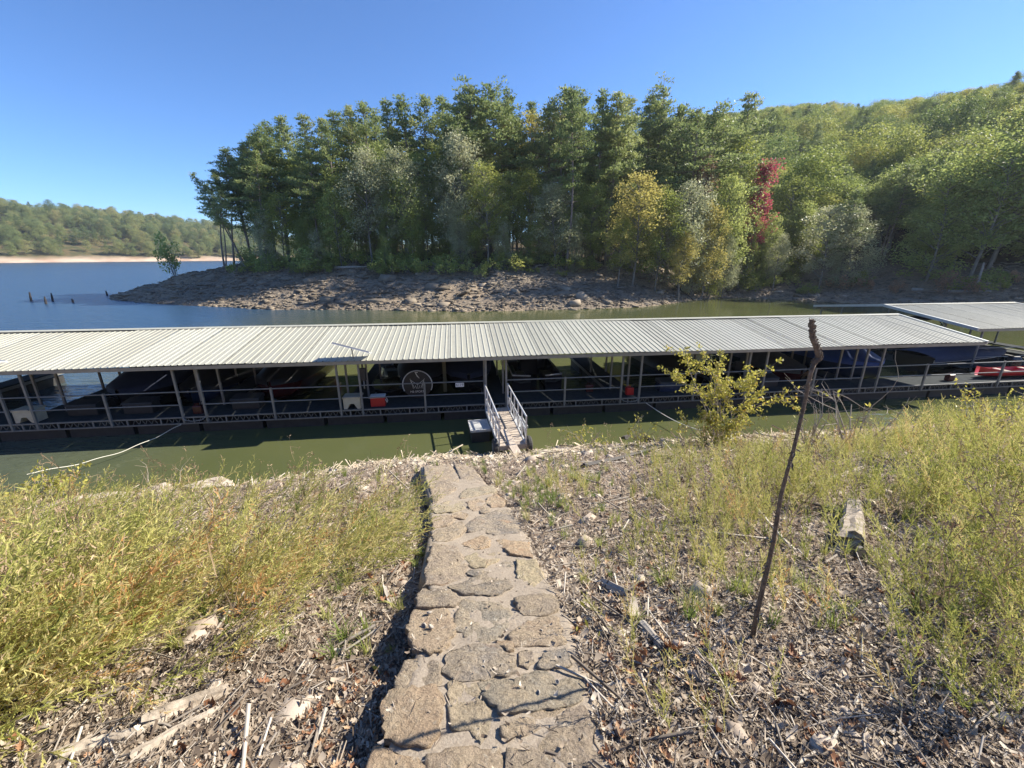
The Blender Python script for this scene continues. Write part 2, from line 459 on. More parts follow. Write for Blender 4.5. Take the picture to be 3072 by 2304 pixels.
# far shore across the lake
FAR = np.array([(-900, 150), (-600, 255), (-420, 342), (-365, 400), (-317, 441), (-230, 520), (-120, 600), (60, 680), (400, 700), (400, 1500), (-1400, 1500), (-1400, 100)], float)
def far_z(x, y):
    d = poly_sd(x, y, FAR) + 10 * fbm(x * 0.02, y * 0.02, 4, 3)
    z = np.where(d < 22, 0.30 * d, 6.6 + 0.36 * (d - 22))
    z = np.where(d < 0, 0.3 * d, z)
    cap = 10 + 40 * smooth(-280, -560, x) + 9 * fbm(x * 0.008, y * 0.008, 8, 3)
    k = 9.0
    z = -k * np.log(np.exp(-np.minimum(z, 120) / k) + np.exp(-cap / k))
    return np.maximum(z, -5)
xs = np.arange(-1000, 420, 9.0); ys = np.arange(120, 1000, 9.0)
X, Y = np.meshgrid(xs, ys); Z = far_z(X, Y)
t = NT('far_shore_ground')
v = t.coord('Object')
geo = t.n('ShaderNodeNewGeometry'); sep = t.n('ShaderNodeSeparateXYZ'); t.l(geo.outputs['Position'], sep.inputs[0])
sand = t.ramp([(0.35, (0.40, 0.27, 0.19)), (0.65, (0.55, 0.43, 0.33))], t.noise(v, 0.06, 5))
zf = t.n('ShaderNodeMapRange', i_1=4.5, i_2=8.5); t.l(t.math('ADD', sep.outputs['Z'], t.math('MULTIPLY', t.noise(v, 0.04, 4), 5.0)), zf.inputs[0])
c = t.mix(zf.outputs[0], sand, t.ramp([(0.4, (0.07, 0.075, 0.035)), (0.6, (0.13, 0.10, 0.05))], t.noise(v, 0.2, 4)))
M['farground'] = t.done(t.bsdf(c, 0.95, 0, None, 0.1))
tag(link('far_shore_terrain', np_mesh('far_shore_terrain', np.stack([X, Y, Z], -1).reshape(-1, 3), grid_faces(*X.shape), [M['farground']], smooth_shade=True)), kind='structure')
# ------------------------------------------------------------------ boat docks
DA = math.atan(0.1272)
DO = Vector((-1.1, 16.42, 0))
DU = Vector((math.cos(DA), math.sin(DA), 0)); DN = Vector((-math.sin(DA), math.cos(DA), 0))
def D(s, w, z=0.0): return DO + DU * s + DN * w + Vector((0, 0, z))
DECK = 0.70; EAVE = 2.82; RIDGE = 3.50; WR = 4.05; WF = 8.45; WN = -0.35
PANW = 0.915
def panel_mesh(name, length, dz, mats, width=PANW):
    """one ribbed roof sheet lying along +Y (eave to ridge), rising dz"""
    pr = []; st = width / 4
    for k in range(4):
        c = (k + 0.5) * st
        pr += [(c - 0.030, 0.0), (c - 0.014, 0.022), (c + 0.014, 0.022), (c + 0.030, 0.0)]
    pr = [(0, 0)] + pr + [(width - 0.002, 0)]
    n = len(pr); vs = []; fs = []
    for f in (0, 1):
        for (x, z) in pr: vs.append((x, f * length, z + f * dz))
    for i in range(n - 1): fs.append((i, i + 1, n + i + 1, n + i))
    me = bpy.data.meshes.new(name); me.from_pydata(vs, [], fs)
    for m_ in mats: me.materials.append(m_)
    me.update(); return me

def build_roof(root, s0, s1, wn, wr, wf, eave, ridge):
    near = panel_mesh('roof_panel', wr - wn, ridge - eave, [M['roof']])
    farm = panel_mesh('roof_panel', wf - wr, eave - ridge, [M['roof']])
    n = int(round((s1 - s0) / PANW)); rr = random.Random(5)
    for i in range(n):
        s = s0 + i * PANW; j = rr.uniform(-0.012, 0.012); sag = 0.022 * math.sin(s * 0.41) + rr.uniform(-0.006, 0.006)
        link('roof_panel', near, root, (s, wn + j, eave + sag), (rr.uniform(-.002, .002), rr.uniform(-.006, .006), rr.uniform(-.002, .002)))
        link('roof_panel', farm, root, (s, wr, ridge + sag))
    e = s0 + n * PANW; L = e - s0; c = (s0 + e) / 2
    cap = MB()
    sl = (ridge - eave) / (wr - wn)
    cap.add([(s0, wr - 0.22, ridge + 0.045 - 0.22 * sl), (e, wr - 0.22, ridge + 0.045 - 0.22 * sl), (e, wr, ridge + 0.05), (s0, wr, ridge + 0.05), (e, wr + 0.22, ridge + 0.045 - 0.22 * sl), (s0, wr + 0.22, ridge + 0.045 - 0.22 * sl)],
            [(0, 1, 2, 3), (3, 2, 4, 5)])
    cap.build('ridge_cap', M['roof'], root)
    for w, nm in ((wn + 0.06, 'eave_beam'), (wf - 0.06, 'eave_beam')):
        MB().box((c, w, eave - 0.09), (L - 0.04, 0.07, 0.13)).build(nm, M['roof_trim'], root)
    for k in range(1, 5):                       # purlins under the sheets
        for (a, b) in ((wn, wr), (wf, wr)):
            w = lerp(a, b, k / 5); z = lerp(eave, ridge, k / 5) - 0.10
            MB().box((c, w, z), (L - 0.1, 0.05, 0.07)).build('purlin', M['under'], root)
    for x, sg in ((s0, -1), (e, 1)):            # sloped rake trim at the gable ends
        rk = MB()
        rk.beam((x + sg * 0.05, wn, eave - 0.03), (x + sg * 0.05, wr, ridge - 0.03), 0.10, 0.16)
        rk.build('rake_trim', M['rake'], root)
        rk = MB(); rk.beam((x + sg * 0.05, wr, ridge - 0.03), (x + sg * 0.05, wf, eave - 0.03), 0.10, 0.16)
        rk.build('rake_trim', M['rake'], root)
    return e

dock = empty('boat_dock', DO, DA, 'long covered boat dock with pale ribbed metal roof across the picture', 'dock')
S0 = -28.0
S1 = build_roof(dock, S0, 23.25, WN, WR, WF, EAVE, RIDGE)
PAIRS = [0.45 + 5.85 * k for k in range(-4, 5)]
GAPW = 0.42                                     # half distance between the two posts of a pair
post = MB().box((0, 0, 0), (0.075, 0.075, 1)).mesh('post', M['galv'])
def put_post(root, s, w, z0, z1, me=post, nm='post'):
    link(nm, me, root, (s, w, (z0 + z1) / 2), None, (1, 1, z1 - z0))
def roof_under(w): return (lerp(EAVE, RIDGE, (w - WN) / (WR - WN)) if w < WR else lerp(RIDGE, EAVE, (w - WR) / (WF - WR))) - 0.12
for s in PAIRS:
    for sg in (-1, 1):
        if s + sg * GAPW > 23.4: continue
        for w in (0.03, 1.33, 4.3, 8.2):
            put_post(dock, s + sg * GAPW, w, 0.42 if w < 0.1 else DECK, roof_under(w))
    if s < 23.2:                                # rafter trusses over each pair
        for sg in (-1, 1):
            x = s + sg * GAPW
            if x > 23.2: continue
            tr = MB()
            tr.beam((x, 0.0, EAVE - 0.17), (x, WF - 0.1, EAVE - 0.17), 0.05, 0.06)
            for k in range(9):
                a = lerp(0.2, WF - 0.3, k / 9); b = lerp(0.2, WF - 0.3, (k + 0.5) / 9); c_ = lerp(0.2, WF - 0.3, (k + 1) / 9)
                tr.beam((x, a, EAVE - 0.17), (x, b, roof_under(b) + 0.02), 0.03, 0.03)
                tr.beam((x, b, roof_under(b) + 0.02), (x, c_, EAVE - 0.17), 0.03, 0.03)
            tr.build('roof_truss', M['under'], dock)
# walkway deck in sections, rim truss below its edge
for i in range(len(PAIRS) - 1):
    a, b = PAIRS[i], PAIRS[i + 1]
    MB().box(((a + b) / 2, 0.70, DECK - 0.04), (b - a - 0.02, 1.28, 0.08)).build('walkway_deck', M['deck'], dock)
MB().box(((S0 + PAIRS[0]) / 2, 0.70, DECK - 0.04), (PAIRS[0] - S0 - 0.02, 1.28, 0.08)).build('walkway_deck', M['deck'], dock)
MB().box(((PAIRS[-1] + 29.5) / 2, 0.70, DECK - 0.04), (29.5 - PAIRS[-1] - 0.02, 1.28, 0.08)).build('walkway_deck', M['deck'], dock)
EDG = S0; EDGE_END = 29.5
for z, nm in ((DECK - 0.02, 'rim_chord'), (0.43, 'rim_chord')):
    MB().box(((EDG + EDGE_END) / 2, 0.028, z), (EDGE_END - EDG, 0.05, 0.05)).build(nm, M['galv'], dock)
strut = MB().box((0, 0, 0), (0.05, 0.04, 0.21)).mesh('rim_strut', M['galv'])
web = MB().beam((-0.05, 0.03, -0.10), (0.05, 0.03, 0.10), 0.018, 0.018).beam((0.15, 0.03, -0.10), (0.05, 0.03, 0.10), 0.018, 0.018).mesh('rim_web', M['galv'])
x = EDG + 0.3; k = 0
while x < EDGE_END:
    link('rim_strut', strut, dock, (x, 0.03, 0.565))
    for q in (0.2, 0.42, 0.64, 0.86): link('rim_web', web, dock, (x + q, 0.04, 0.565))
    x += 1.17
# floats under the walkway
fl = MB().box((0, 0, 0), (2.2, 1.05, 0.55)).mesh('float', M['float'])
for k in range(24): link('float', fl, dock, (-26.5 + k * 2.35, 0.72, 0.12))
# finger decks
for s in PAIRS:
    if s > 23.5: continue
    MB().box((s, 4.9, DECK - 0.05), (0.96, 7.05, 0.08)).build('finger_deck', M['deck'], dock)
    for sg in (-1, 1):
        MB().box((s + sg * 0.5, 4.9, DECK - 0.14), (0.04, 7.05, 0.14)).build('finger_edge', M['galv'], dock)
    for w in (2.4, 4.9, 7.4): link('float', fl, dock, (s, w, 0.12), (0, 0, R(90)), (0.9, 0.75, 1))
MB().box((PAIRS[2] + 2.9, 8.25, DECK - 0.08), (0.5, 0.3, 0.06)).build('cleat_plate', M['galv'], dock)
# railing: top rail, mid rail, short posts midway; open at the gangway
rail = lambda a, b, z: MB().tube([(a, 0.0, z), (b, 0.0, z)], 0.024, 6).build('rail', M['galv'], dock)
for i in range(-1, len(PAIRS) - 1):
    a = (S0 if i < 0 else PAIRS[i] + GAPW); b = PAIRS[i + 1] - GAPW
    if a > 23: continue
    rail(a, b, DECK + 1.02); rail(a, b, DECK + 0.50)
    put_post(dock, (a + b) / 2, 0.0, 0.42, DECK + 1.06)
    if i >= 0 and PAIRS[i] != PAIRS[4]: rail(PAIRS[i] - GAPW, a, DECK + 1.02)
rail(23.0, 29.0, DECK + 1.02); rail(23.0, 29.0, DECK + 0.5)
for s in (25.2, 27.2, 29.0): put_post(dock, s, 0.0, 0.42, DECK + 1.06)
# bowed brace rails low between some posts
for s in (PAIRS[2], PAIRS[5]):
    MB().tube([(s - GAPW, -0.02, DECK), (s - 0.28, -0.10, DECK - 0.10), (s, -0.14, DECK - 0.13), (s + 0.28, -0.10, DECK - 0.10), (s + GAPW, -0.02, DECK)], 0.02, 6).build('brace_rail', M['galv'], dock)

# second covered dock to the right
D2 = D(0, 0)
o2 = Vector((25.4, 22.5, 0))
dock2 = empty('boat_dock', o2, DA, 'smaller covered dock with white metal roof standing behind the right end of the long dock', 'dock')
W2 = 11.0
e2 = build_roof(dock2, 0.0, 10.05, 0.0, 5.5, W2, EAVE, RIDGE)
for s in (0.5, 7.4, 9.7):
    for w in (0.15, 2.0, 5.5, 9.0, 10.8):
        zt = (lerp(EAVE, RIDGE, w / 5.5) if w < 5.5 else lerp(RIDGE, EAVE, (w - 5.5) / 5.5)) - 0.12
        put_post(dock2, s, w, 0.4, zt)
    MB().box((s, 5.5, DECK - 0.05), (0.9, 10.6, 0.08)).build('finger_deck', M['deck'], dock2)
    for w in (1.5, 4, 6.5, 9): link('float', fl, dock2, (s, w, 0.12), (0, 0, R(90)), (0.9, 0.7, 1))
MB().box((4.9, 0.6, DECK - 0.058), (10.5, 1.1, 0.08)).build('walkway_deck', M['deck'], dock2)
for z in (DECK + 0.5, DECK + 1.02): MB().tube([(0.5, 0.1, z), (9.4, 0.1, z)], 0.022, 6).build('rail', M['galv'], dock2)

# ------------------------------------------------------------------ boats
def ring_hull(L, B, H, n=11, bowfrac=0.42, flare=0.72):
    """hull running along +Y, stern at 0, bow at L; returns rings of the shell"""
    rings = []
    for i in range(n):
        f = i / (n - 1); y = L * f
        b = B / 2 * (1.0 if f < 1 - bowfrac else math.sqrt(max(0.0004, 1 - ((f - (1 - bowfrac)) / bowfrac) ** 2.2)))
        keel = 0.0 + 0.55 * H * max(0, (f - 0.6) / 0.4) ** 2.2
        top = H * (1 + 0.16 * f * f)
        rings.append([(-b, y, top), (-b * 0.97, y, lerp(keel, top, 0.55)), (-b * flare, y, lerp(keel, top, 0.2)), (0, y, keel), (b * flare, y, lerp(keel, top, 0.2)), (b * 0.97, y, lerp(keel, top, 0.55)), (b, y, top)])
    return rings
def runabout(name, label, s, w, L=6.2, B=2.3, H=1.0, gel='black_gel', cover=None, bow_to_shore=True, z=0.15, stripe=None, tower=False, motor=True, hump=0.75, root_pos=None, rz=0, group=None):
    loc = root_pos if root_pos is not None else D(s, w, 0)
    root = empty(name, loc, (DA + (math.pi if bow_to_shore else 0)) + rz, label, 'boat', group)
    rings = [[(p[0], p[1], p[2] - 0.35 + z) for p in r] for r in ring_hull(L, B, H)]
    hb = MB(); hb.loft(rings, close=False, cap=False)
    hb.add(rings[0], [tuple(range(len(rings[0])))])
    hb.build('hull', M[gel], root, smooth_shade=True)
    if stripe:
        st = MB()
        for sg in (0, 6):
            a = [Vector(r[sg]) for r in rings]; sx = -0.012 if sg == 0 else 0.012
            vs = []
            for p in a: vs += [(p.x + sx, p.y, p.z - 0.10), (p.x + sx, p.y, p.z - 0.26)]
            st.add(vs, [(2 * i, 2 * i + 2, 2 * i + 3, 2 * i + 1) for i in range(len(a) - 1)])
        st.build('side_stripe', M[stripe], root)
    g = MB()
    for sg in (0, 6): g.tube([r[sg] for r in rings], 0.035, 5)
    g.build('rub_rail', M['grey_plastic'], root, smooth_shade=True)
    if cover:
        cr = []
        for i, r in enumerate(rings):
            f = i / (len(rings) - 1)
            hmp = hump * math.sin(math.pi * min(1, f * 0.95 + 0.12)) ** 0.8 * (1.2 if 0.35 < f < 0.6 else 1.0)
            a = Vector(r[0]); b = Vector(r[6]); row = []
            for k in range(9):
                u = k / 8; row.append(a.lerp(b, u) + Vector(((u - 0.5) * 0.09, 0, hmp * math.sin(math.pi * u) ** 0.75 + 0.02)))
            cr.append([tuple(a + Vector((-0.05, 0, -0.22)))] + [tuple(p) for p in row] + [tuple(b + Vector((0.05, 0, -0.22)))])
        c = MB(); c.loft(cr, close=False, cap=False); c.build('cover', M[cover], root, smooth_shade=True)
    else:
        fl_ = MB(); inner = []
        for r in rings:
            a, b = Vector(r[0]), Vector(r[6]); inner.append([tuple(a), tuple(a.lerp(b, 0.12) + Vector((0, 0, -0.04))), tuple(a.lerp(b, 0.16) + Vector((0, 0, -0.42))), tuple(a.lerp(b, 0.84) + Vector((0, 0, -0.42))), tuple(a.lerp(b, 0.88) + Vector((0, 0, -0.04))), tuple(b)])
        fl_.loft(inner[:8], close=False, cap=False); fl_.build('cockpit_liner', M['grey_plastic'], root)
        dk = MB(); dk.loft([[r[0], tuple((Vector(r[0]) + Vector(r[6])) / 2 + Vector((0, 0, 0.09))), r[6]] for r in rings[6:]], close=False, cap=False)
        dk.build('foredeck', M['white_gel'] if gel != 'black_gel' else M['black_gel'], root, smooth_shade=True)
        ztop = rings[6][0][2]; yw = L * 0.56
        ws = MB(); ws.add([(-B * 0.42, yw - 0.5, ztop), (-B * 0.34, yw + 0.25, ztop + 0.08), (B * 0.34, yw + 0.25, ztop + 0.08), (B * 0.42, yw - 0.5, ztop), (-B * 0.38, yw - 0.6, ztop + 0.42), (-B * 0.28, yw - 0.1, ztop + 0.46), (B * 0.28, yw - 0.1, ztop + 0.46), (B * 0.38, yw - 0.6, ztop + 0.42)],
                          [(0, 1, 5, 4), (1, 2, 6, 5), (2, 3, 7, 6)])
        ws.build('windshield', M['glass'], root)
        for sx in (-0.45, 0.45):
            MB().box((sx, L * 0.42, ztop - 0.12), (0.5, 0.45, 0.4)).box((sx, L * 0.42 - 0.24, ztop + 0.12), (0.5, 0.1, 0.5)).build('seat', M['black'], root, bevel=0.04)
    if tower:
        zt = rings[5][0][2]; tw = MB(); y0 = L * 0.5
        for sg in (-1, 1):
            tw.tube([(sg * B * 0.47, y0 + 0.5, zt), (sg * B * 0.40, y0 + 0.1, zt + 1.0), (sg * B * 0.36, y0 - 0.3, zt + 1.25)], 0.035, 6)
            tw.tube([(sg * B * 0.47, y0 - 0.5, zt), (sg * B * 0.40, y0 - 0.1, zt + 0.9), (sg * B * 0.36, y0 - 0.3, zt + 1.25)], 0.035, 6)
        tw.tube([(-B * 0.36, y0 - 0.3, zt + 1.25), (B * 0.36, y0 - 0.3, zt + 1.25)], 0.04, 6)
        tw.build('wake_tower', M['black_gel'], root)
        bm = MB(); rows = []
        for i in range(5):
            yy = lerp(-0.9, 0.7, i / 4); rows.append([(lerp(-B * 0.42, B * 0.42, k / 6), y0 - 0.3 + yy, zt + 1.30 + 0.12 * math.sin(math.pi * k / 6) - 0.05 * (i - 2) ** 2 / 4) for k in range(7)])
        bm.loft(rows, close=False, cap=False); bm.build('bimini_top', M['navy'], root, smooth_shade=True)
    if motor:
        mo = MB(); zc = rings[0][0][2]
        mo.loft([[(sx * k, -0.35 + sy * k2, zc + 0.1 + h_) for sx, sy in ((-0.2, -0.3), (0.2, -0.3), (0.22, 0.2), (-0.22, 0.2))] for k, k2, h_ in ((0.85, 0.8, -0.1), (1, 1, 0.15), (1, 1, 0.4), (0.7, 0.7, 0.58))])
        mo.box((0, -0.3, zc - 0.4), (0.14, 0.22, 0.8))
        mo.build('outboard_motor', M['black_gel'], root, bevel=0.03)
    return root

g_ = None
runabout('covered_boat', 'large dark covered cabin boat in the leftmost visible slip of the long dock', PAIRS[1] + 2.1, 8.3, 6.6, 2.5, 1.25, 'black_gel', 'navy', z=0.3, hump=1.15)
runabout('covered_boat', 'dark covered boat beside the pair of posts left of the blue windshield glimpse', PAIRS[1] + 4.4, 8.6, 6.2, 2.2, 1.1, 'blue_gel', 'black', z=0.2, hump=0.8)
runabout('covered_boat', 'dark covered boat with maroon stripe along its raised hull', PAIRS[2] + 2.0, 8.4, 6.4, 2.3, 1.25, 'maroon_gel', 'black', z=0.35, stripe='maroon_gel', hump=0.9)
runabout('tow_boat', 'low dark tow boat with windshield and tower behind the cream box', PAIRS[3] + 1.15, 7.9, 6.0, 2.1, 0.95, 'black_gel', None, z=0.05, tower=False)
runabout('covered_boat', 'tall black covered boat behind the round logo board', PAIRS[3] + 2.55, 8.4, 6.9, 2.3, 1.3, 'black_gel', 'black', z=0.45, hump=1.1)
runabout('covered_boat', 'black covered boat with number plate below its bow, left of the gangway', PAIRS[3] + 4.75, 8.4, 6.9, 2.3, 1.3, 'black_gel', 'navy', z=0.45, hump=1.0)
runabout('covered_boat', 'black covered fishing boat in the slip beside the mullein stalk', PAIRS[5] + 4.1, 8.5, 6.0, 2.2, 1.1, 'black_gel', 'black', z=0.25, hump=0.6)
runabout('bass_boat', 'dark bass boat with outboard seen behind the mullein stalk', PAIRS[6] + 1.7, 1.9, 6.0, 2.2, 0.85, 'black_gel', None, bow_to_shore=False, z=0.15)
runabout('covered_boat', 'dark covered boat in the slip behind the bare twiggy shrub', PAIRS[6] + 4.3, 8.4, 6.2, 2.3, 1.0, 'maroon_gel', 'grey_cover', z=0.2, hump=0.7)
runabout('tarped_boat', 'big boat under a bright blue tarpaulin at the right end of the long dock', PAIRS[7] + 2.0, 8.3, 6.9, 2.9, 1.3, 'blue_gel', 'blue_tarp', z=0.35, hump=1.05)
runabout('fishing_boat', 'dark fishing boat with pointed bow sticking out right of the long roof', 0, 0, 6.6, 2.1, 1.0, 'black_gel', 'navy', bow_to_shore=False, z=0.5, rz=-R(85), motor=False, stripe='white_gel', hump=0.35, root_pos=Vector((23.3, 23.6, 0)))
runabout('tower_boat', 'dark wake boat with arched tower and bimini between the two dock roofs', 0, 0, 6.6, 2.4, 1.1, 'black_gel', None, bow_to_shore=True, z=0.2, tower=True, root_pos=Vector((29.6, 33.0, 0)), rz=0)

# pontoon boat by the gangway
pb = empty('pontoon_boat', D(PAIRS[4] + 2.15, 1.75, 0), DA, 'dark pontoon boat with grey bow trim and folded bimini frame right of the gangway', 'boat')
for sg in (-1, 1):
    MB().tube([(sg * 0.75, 0.1, 0.12), (sg * 0.75, 0.5, 0.15), (sg * 0.75, 6.2, 0.15)], [0.05, 0.3, 0.3], 10).build('pontoon', M['alu'], pb, smooth_shade=True)
MB().box((0, 3.1, 0.50), (2.4, 6.0, 0.1)).build('platform', M['black_gel'], pb)
for nm, x0, y0, x1, y1 in (('side_panel', -1.18, 0.5, -1.18, 5.9), ('side_panel', 1.18, 0.5, 1.18, 5.9), ('stern_panel', -1.18, 5.9, 1.18, 5.9), ('bow_panel', -1.18, 0.5, -0.35, 0.3), ('bow_panel', 0.35, 0.3, 1.18, 0.5)):
    MB().beam((x0, y0, 0.9), (x1, y1, 0.9), 0.05, 0.66).build(nm, M['black_gel'], pb)
    MB().tube([(x0, y0, 1.26), (x1, y1, 1.26)], 0.032, 6).build('top_rail', M['alu'], pb)
for a in (-1, 1): MB().tube([(a * 0.35, 0.28, 0.98), (a * 0.8, 0.3, 0.95), (a * 1.2, 0.55, 1.0)], 0.05, 6).build('bow_trim', M['grey_plastic'], pb)
MB().box((0, 3.2, 1.05), (0.9, 0.7, 1.0)).build('console', M['black_gel'], pb, bevel=0.05)
MB().box((0, 3.0, 1.70), (0.9, 0.06, 0.35)).build('windscreen', M['black_gel'], pb)
for sx in (-0.75, 0.75):
    for yy in (1.4, 4.8): MB().box((sx, yy, 0.8), (0.7, 1.4, 0.45)).box((sx + (0.3 if sx > 0 else -0.3), yy, 1.15), (0.15, 1.4, 0.4)).build('bench_seat', M['black'], pb, bevel=0.05)
bf = MB()
for dy, h in ((-0.6, 2.35), (0.5, 2.45), (1.3, 2.2)):
    bf.tube([(-1.15, 4.1, 1.25), (-1.05, 4.1 + dy, h), (1.05, 4.1 + dy, h), (1.15, 4.1, 1.25)], 0.022, 6)
bf.build('bimini_frame', M['black_gel'], pb)
MB().box((0, 4.3, 2.42), (2.1, 1.0, 0.10)).build('bimini_bundle', M['navy'], pb, bevel=0.04)

# white pontoon deck and red canoe right of the long dock
wp = empty('deck_boat', Vector((23.5, 21.1, 0)), DA - R(15), 'low open boat with white deck between the docks at the right', 'boat')
hb = MB(); rr_ = [[(p[0], p[1], p[2] - 0.25) for p in r] for r in ring_hull(5.4, 1.9, 0.85)]
hb.loft(rr_, close=False, cap=False); hb.add(rr_[0], [tuple(range(7))]); hb.build('hull', M['white_gel'], wp, smooth_shade=True)
dk = MB(); dk.loft([[r[0], tuple((Vector(r[0]) + Vector(r[6])) / 2 + Vector((0, 0, 0.05))), r[6]] for r in rr_], close=False, cap=False); dk.build('deck', M['white_gel'], wp, smooth_shade=True)
MB().box((0, 2.4, 0.75), (0.5, 0.5, 0.4)).box((0, 2.18, 1.0), (0.5, 0.1, 0.45)).build('seat', M['grey_plastic'], wp, bevel=0.04)
mo = MB(); mo.loft([[(sx * k, -0.3 + sy * k2, 0.75 + h_) for sx, sy in ((-0.2, -0.3), (0.2, -0.3), (0.22, 0.2), (-0.22, 0.2))] for k, k2, h_ in ((0.85, 0.8, -0.1), (1, 1, 0.15), (1, 1, 0.5), (0.7, 0.7, 0.68))]); mo.box((0, -0.25, 0.2), (0.14, 0.22, 0.9))
mo.build('outboard_motor', M['black_gel'], wp, bevel=0.03)
wp.rotation_euler.z = DA - R(100); wp.location = (27.6, 22.0, 0)

cn = empty('canoe', D(27.2, 0.75, DECK), DA - R(90), 'red canoe lying on the dock walkway at the right edge', 'canoe')
rings = []
for i in range(13):
    f = i / 12; b = 0.42 * math.sin(math.pi * min(max(f, 0.02), 0.98)) ** 0.6; up = 0.22 * abs(2 * f - 1) ** 3
    rings.append([(-b, -2.3 + 4.6 * f, 0.40 + up), (-b * 0.9, -2.3 + 4.6 * f, 0.18), (0, -2.3 + 4.6 * f, 0.02 + up * 0.6), (b * 0.9, -2.3 + 4.6 * f, 0.18), (b, -2.3 + 4.6 * f, 0.40 + up)])
c = MB(); c.loft(rings, close=False, cap=False); c.build('hull', M['red'], cn, smooth_shade=True)
for f in (4, 8): MB().box((0, -2.3 + 4.6 * f / 12, 0.36), (0.76, 0.25, 0.03)).build('thwart', M['wood'], cn)

# ------------------------------------------------------------------ things on the dock
def cream_bench(s, label):
    r = empty('dock_box', D(s, 0.35, DECK), DA, label, 'box')
    b = MB(); b.add([(-0.33, -0.25, 0.12), (-0.20, -0.25, 0.12), (-0.08, -0.25, 0.34), (0.08, -0.25, 0.34), (0.20, -0.25, 0.12), (0.33, -0.25, 0.12), (0.33, -0.25, 0.56), (-0.33, -0.25, 0.56),
                     (-0.33, 0.25, 0.12), (-0.20, 0.25, 0.12), (-0.08, 0.25, 0.34), (0.08, 0.25, 0.34), (0.20, 0.25, 0.12), (0.33, 0.25, 0.12), (0.33, 0.25, 0.56), (-0.33, 0.25, 0.56)],
                    [(7, 6, 5, 4, 3, 2, 1, 0), (8, 9, 10, 11, 12, 13, 14, 15)] + [(i, (i + 1) % 8, 8 + (i + 1) % 8, 8 + i) for i in range(8)])
    b.v = [(x, y, z - 0.12) for x, y, z in b.v]
    b.build('body', M['cream'], r)
    MB().box((0, 0.02, 0.475), (0.72, 0.58, 0.07)).build('lid', M['cream'], r, bevel=0.02)
    MB().tube([(-0.3, -0.31, 0.50), (-0.3, -0.34, 0.56), (0.3, -0.34, 0.56), (0.3, -0.31, 0.50)], 0.012, 6).build('handle', M['galv'], r)
cream_bench(PAIRS[3] + 0.0, 'cream box with notched front between posts beside the red cooler')
cream_bench(PAIRS[1] + 0.0, 'cream box with notched front between posts at the left edge')
ck = empty('cooler', D(PAIRS[3] + 0.98, 0.42, DECK), DA + 0.05, 'red cooler with white lid standing on the walkway', 'cooler')
MB().box((0, 0, 0.19), (0.58, 0.36, 0.38)).build('body', M['red'], ck, bevel=0.03)
MB().box((0, 0, 0.42), (0.61, 0.39, 0.08)).build('lid', M['white'], ck, bevel=0.02)
MB().tube([(0.30, -0.12, 0.30), (0.36, -0.12, 0.16), (0.36, 0.12, 0.16), (0.30, 0.12, 0.30)], 0.018, 6).build('handle', M['white'], ck)
for k, (s, w, label) in enumerate(((PAIRS[1] + 1.5, 0.9, 'dark low dock chest under the leftmost boat bow'), (PAIRS[1] + 3.5, 0.85, 'dark dock chest with sloped lid between the two left post pairs'), (PAIRS[2] + 1.6, 0.85, 'dark dock chest on the walkway left of the open slip'), (PAIRS[5] + 2.2, 0.85, 'dark blue dock chest behind the yellow leafed sapling'), (PAIRS[6] + 1.2, 0.9, 'dark dock chest on the walkway left of the mullein stalk'))):
    r = empty('dock_chest', D(s, w, DECK), DA, label, 'chest')
    MB().box((0, 0, 0.2), (1.05, 0.5, 0.4)).build('body', M['grey_plastic'] if k != 3 else M['blue_gel'], r, bevel=0.03)
    MB().add([(-0.56, -0.28, 0.40), (0.56, -0.28, 0.40), (0.56, 0.28, 0.40), (-0.56, 0.28, 0.40), (-0.54, -0.25, 0.46), (0.54, -0.25, 0.46), (0.54, 0.26, 0.54), (-0.54, 0.26, 0.54)], [(0, 1, 5, 4), (1, 2, 6, 5), (2, 3, 7, 6), (3, 0, 4, 7), (4, 5, 6, 7), (3, 2, 1, 0)]).build('lid', M['grey_plastic'], r)
# round logo board leaning at the rail
lb = empty('logo_board', D(PAIRS[3] + 2.55, 1.05, DECK), DA, 'round black board with grey rim and winged logo on the walkway', 'board')
MB().tube([(0, 0.035, 0.66), (0, -0.035, 0.66)], 0.62, 40).build('disc', M['black'], lb)
arc = MB(); arc.tube([(0.62 * math.cos(a), -0.045, 0.66 + 0.62 * math.sin(a)) for a in [R(-25 + 230 * i / 40) for i in range(41)]], 0.022, 6)
arc.build('rim', M['alu'], lb)
wing = MB()
for sg in (-1, 1):
    for (a, b) in (((0, 0.66), (sg * 0.27, 0.86)), ((sg * 0.30, 0.93), (sg * 0.18, 0.48)), ((sg * 0.27, 0.83), (sg * 0.13, 0.50)), ((sg * 0.04, 0.48), (sg * 0.10, 0.62)), ((0, 0.48), (0, 0.66))):
        wing.beam((a[0], -0.042, a[1]), (b[0], -0.042, b[1]), 0.010, 0.014)
wing.beam((-0.05, -0.042, 1.18), (0.03, -0.042, 1.0), 0.012, 0.03).beam((0.02, -0.042, 1.05), (0.09, -0.042, 0.94), 0.012, 0.02).beam((-0.08, -0.042, 1.2), (0.04, -0.042, 1.2), 0.012, 0.03)
wing.build('emblem', M['alu'], lb)
def text(name, s, size, parent, loc, m, rot=(R(90), 0, 0)):
    cu = bpy.data.curves.new(name, 'FONT'); cu.body = s; cu.size = size; cu.align_x = 'CENTER'; cu.align_y = 'CENTER'; cu.extrude = 0.003
    tmp = bpy.data.objects.new(name, cu); COL.objects.link(tmp)
    dg = bpy.context.evaluated_depsgraph_get(); me = bpy.data.meshes.new_from_object(tmp.evaluated_get(dg))
    bpy.data.objects.remove(tmp); me.materials.clear(); me.materials.append(m)
    return link(name, me, parent, loc, rot)
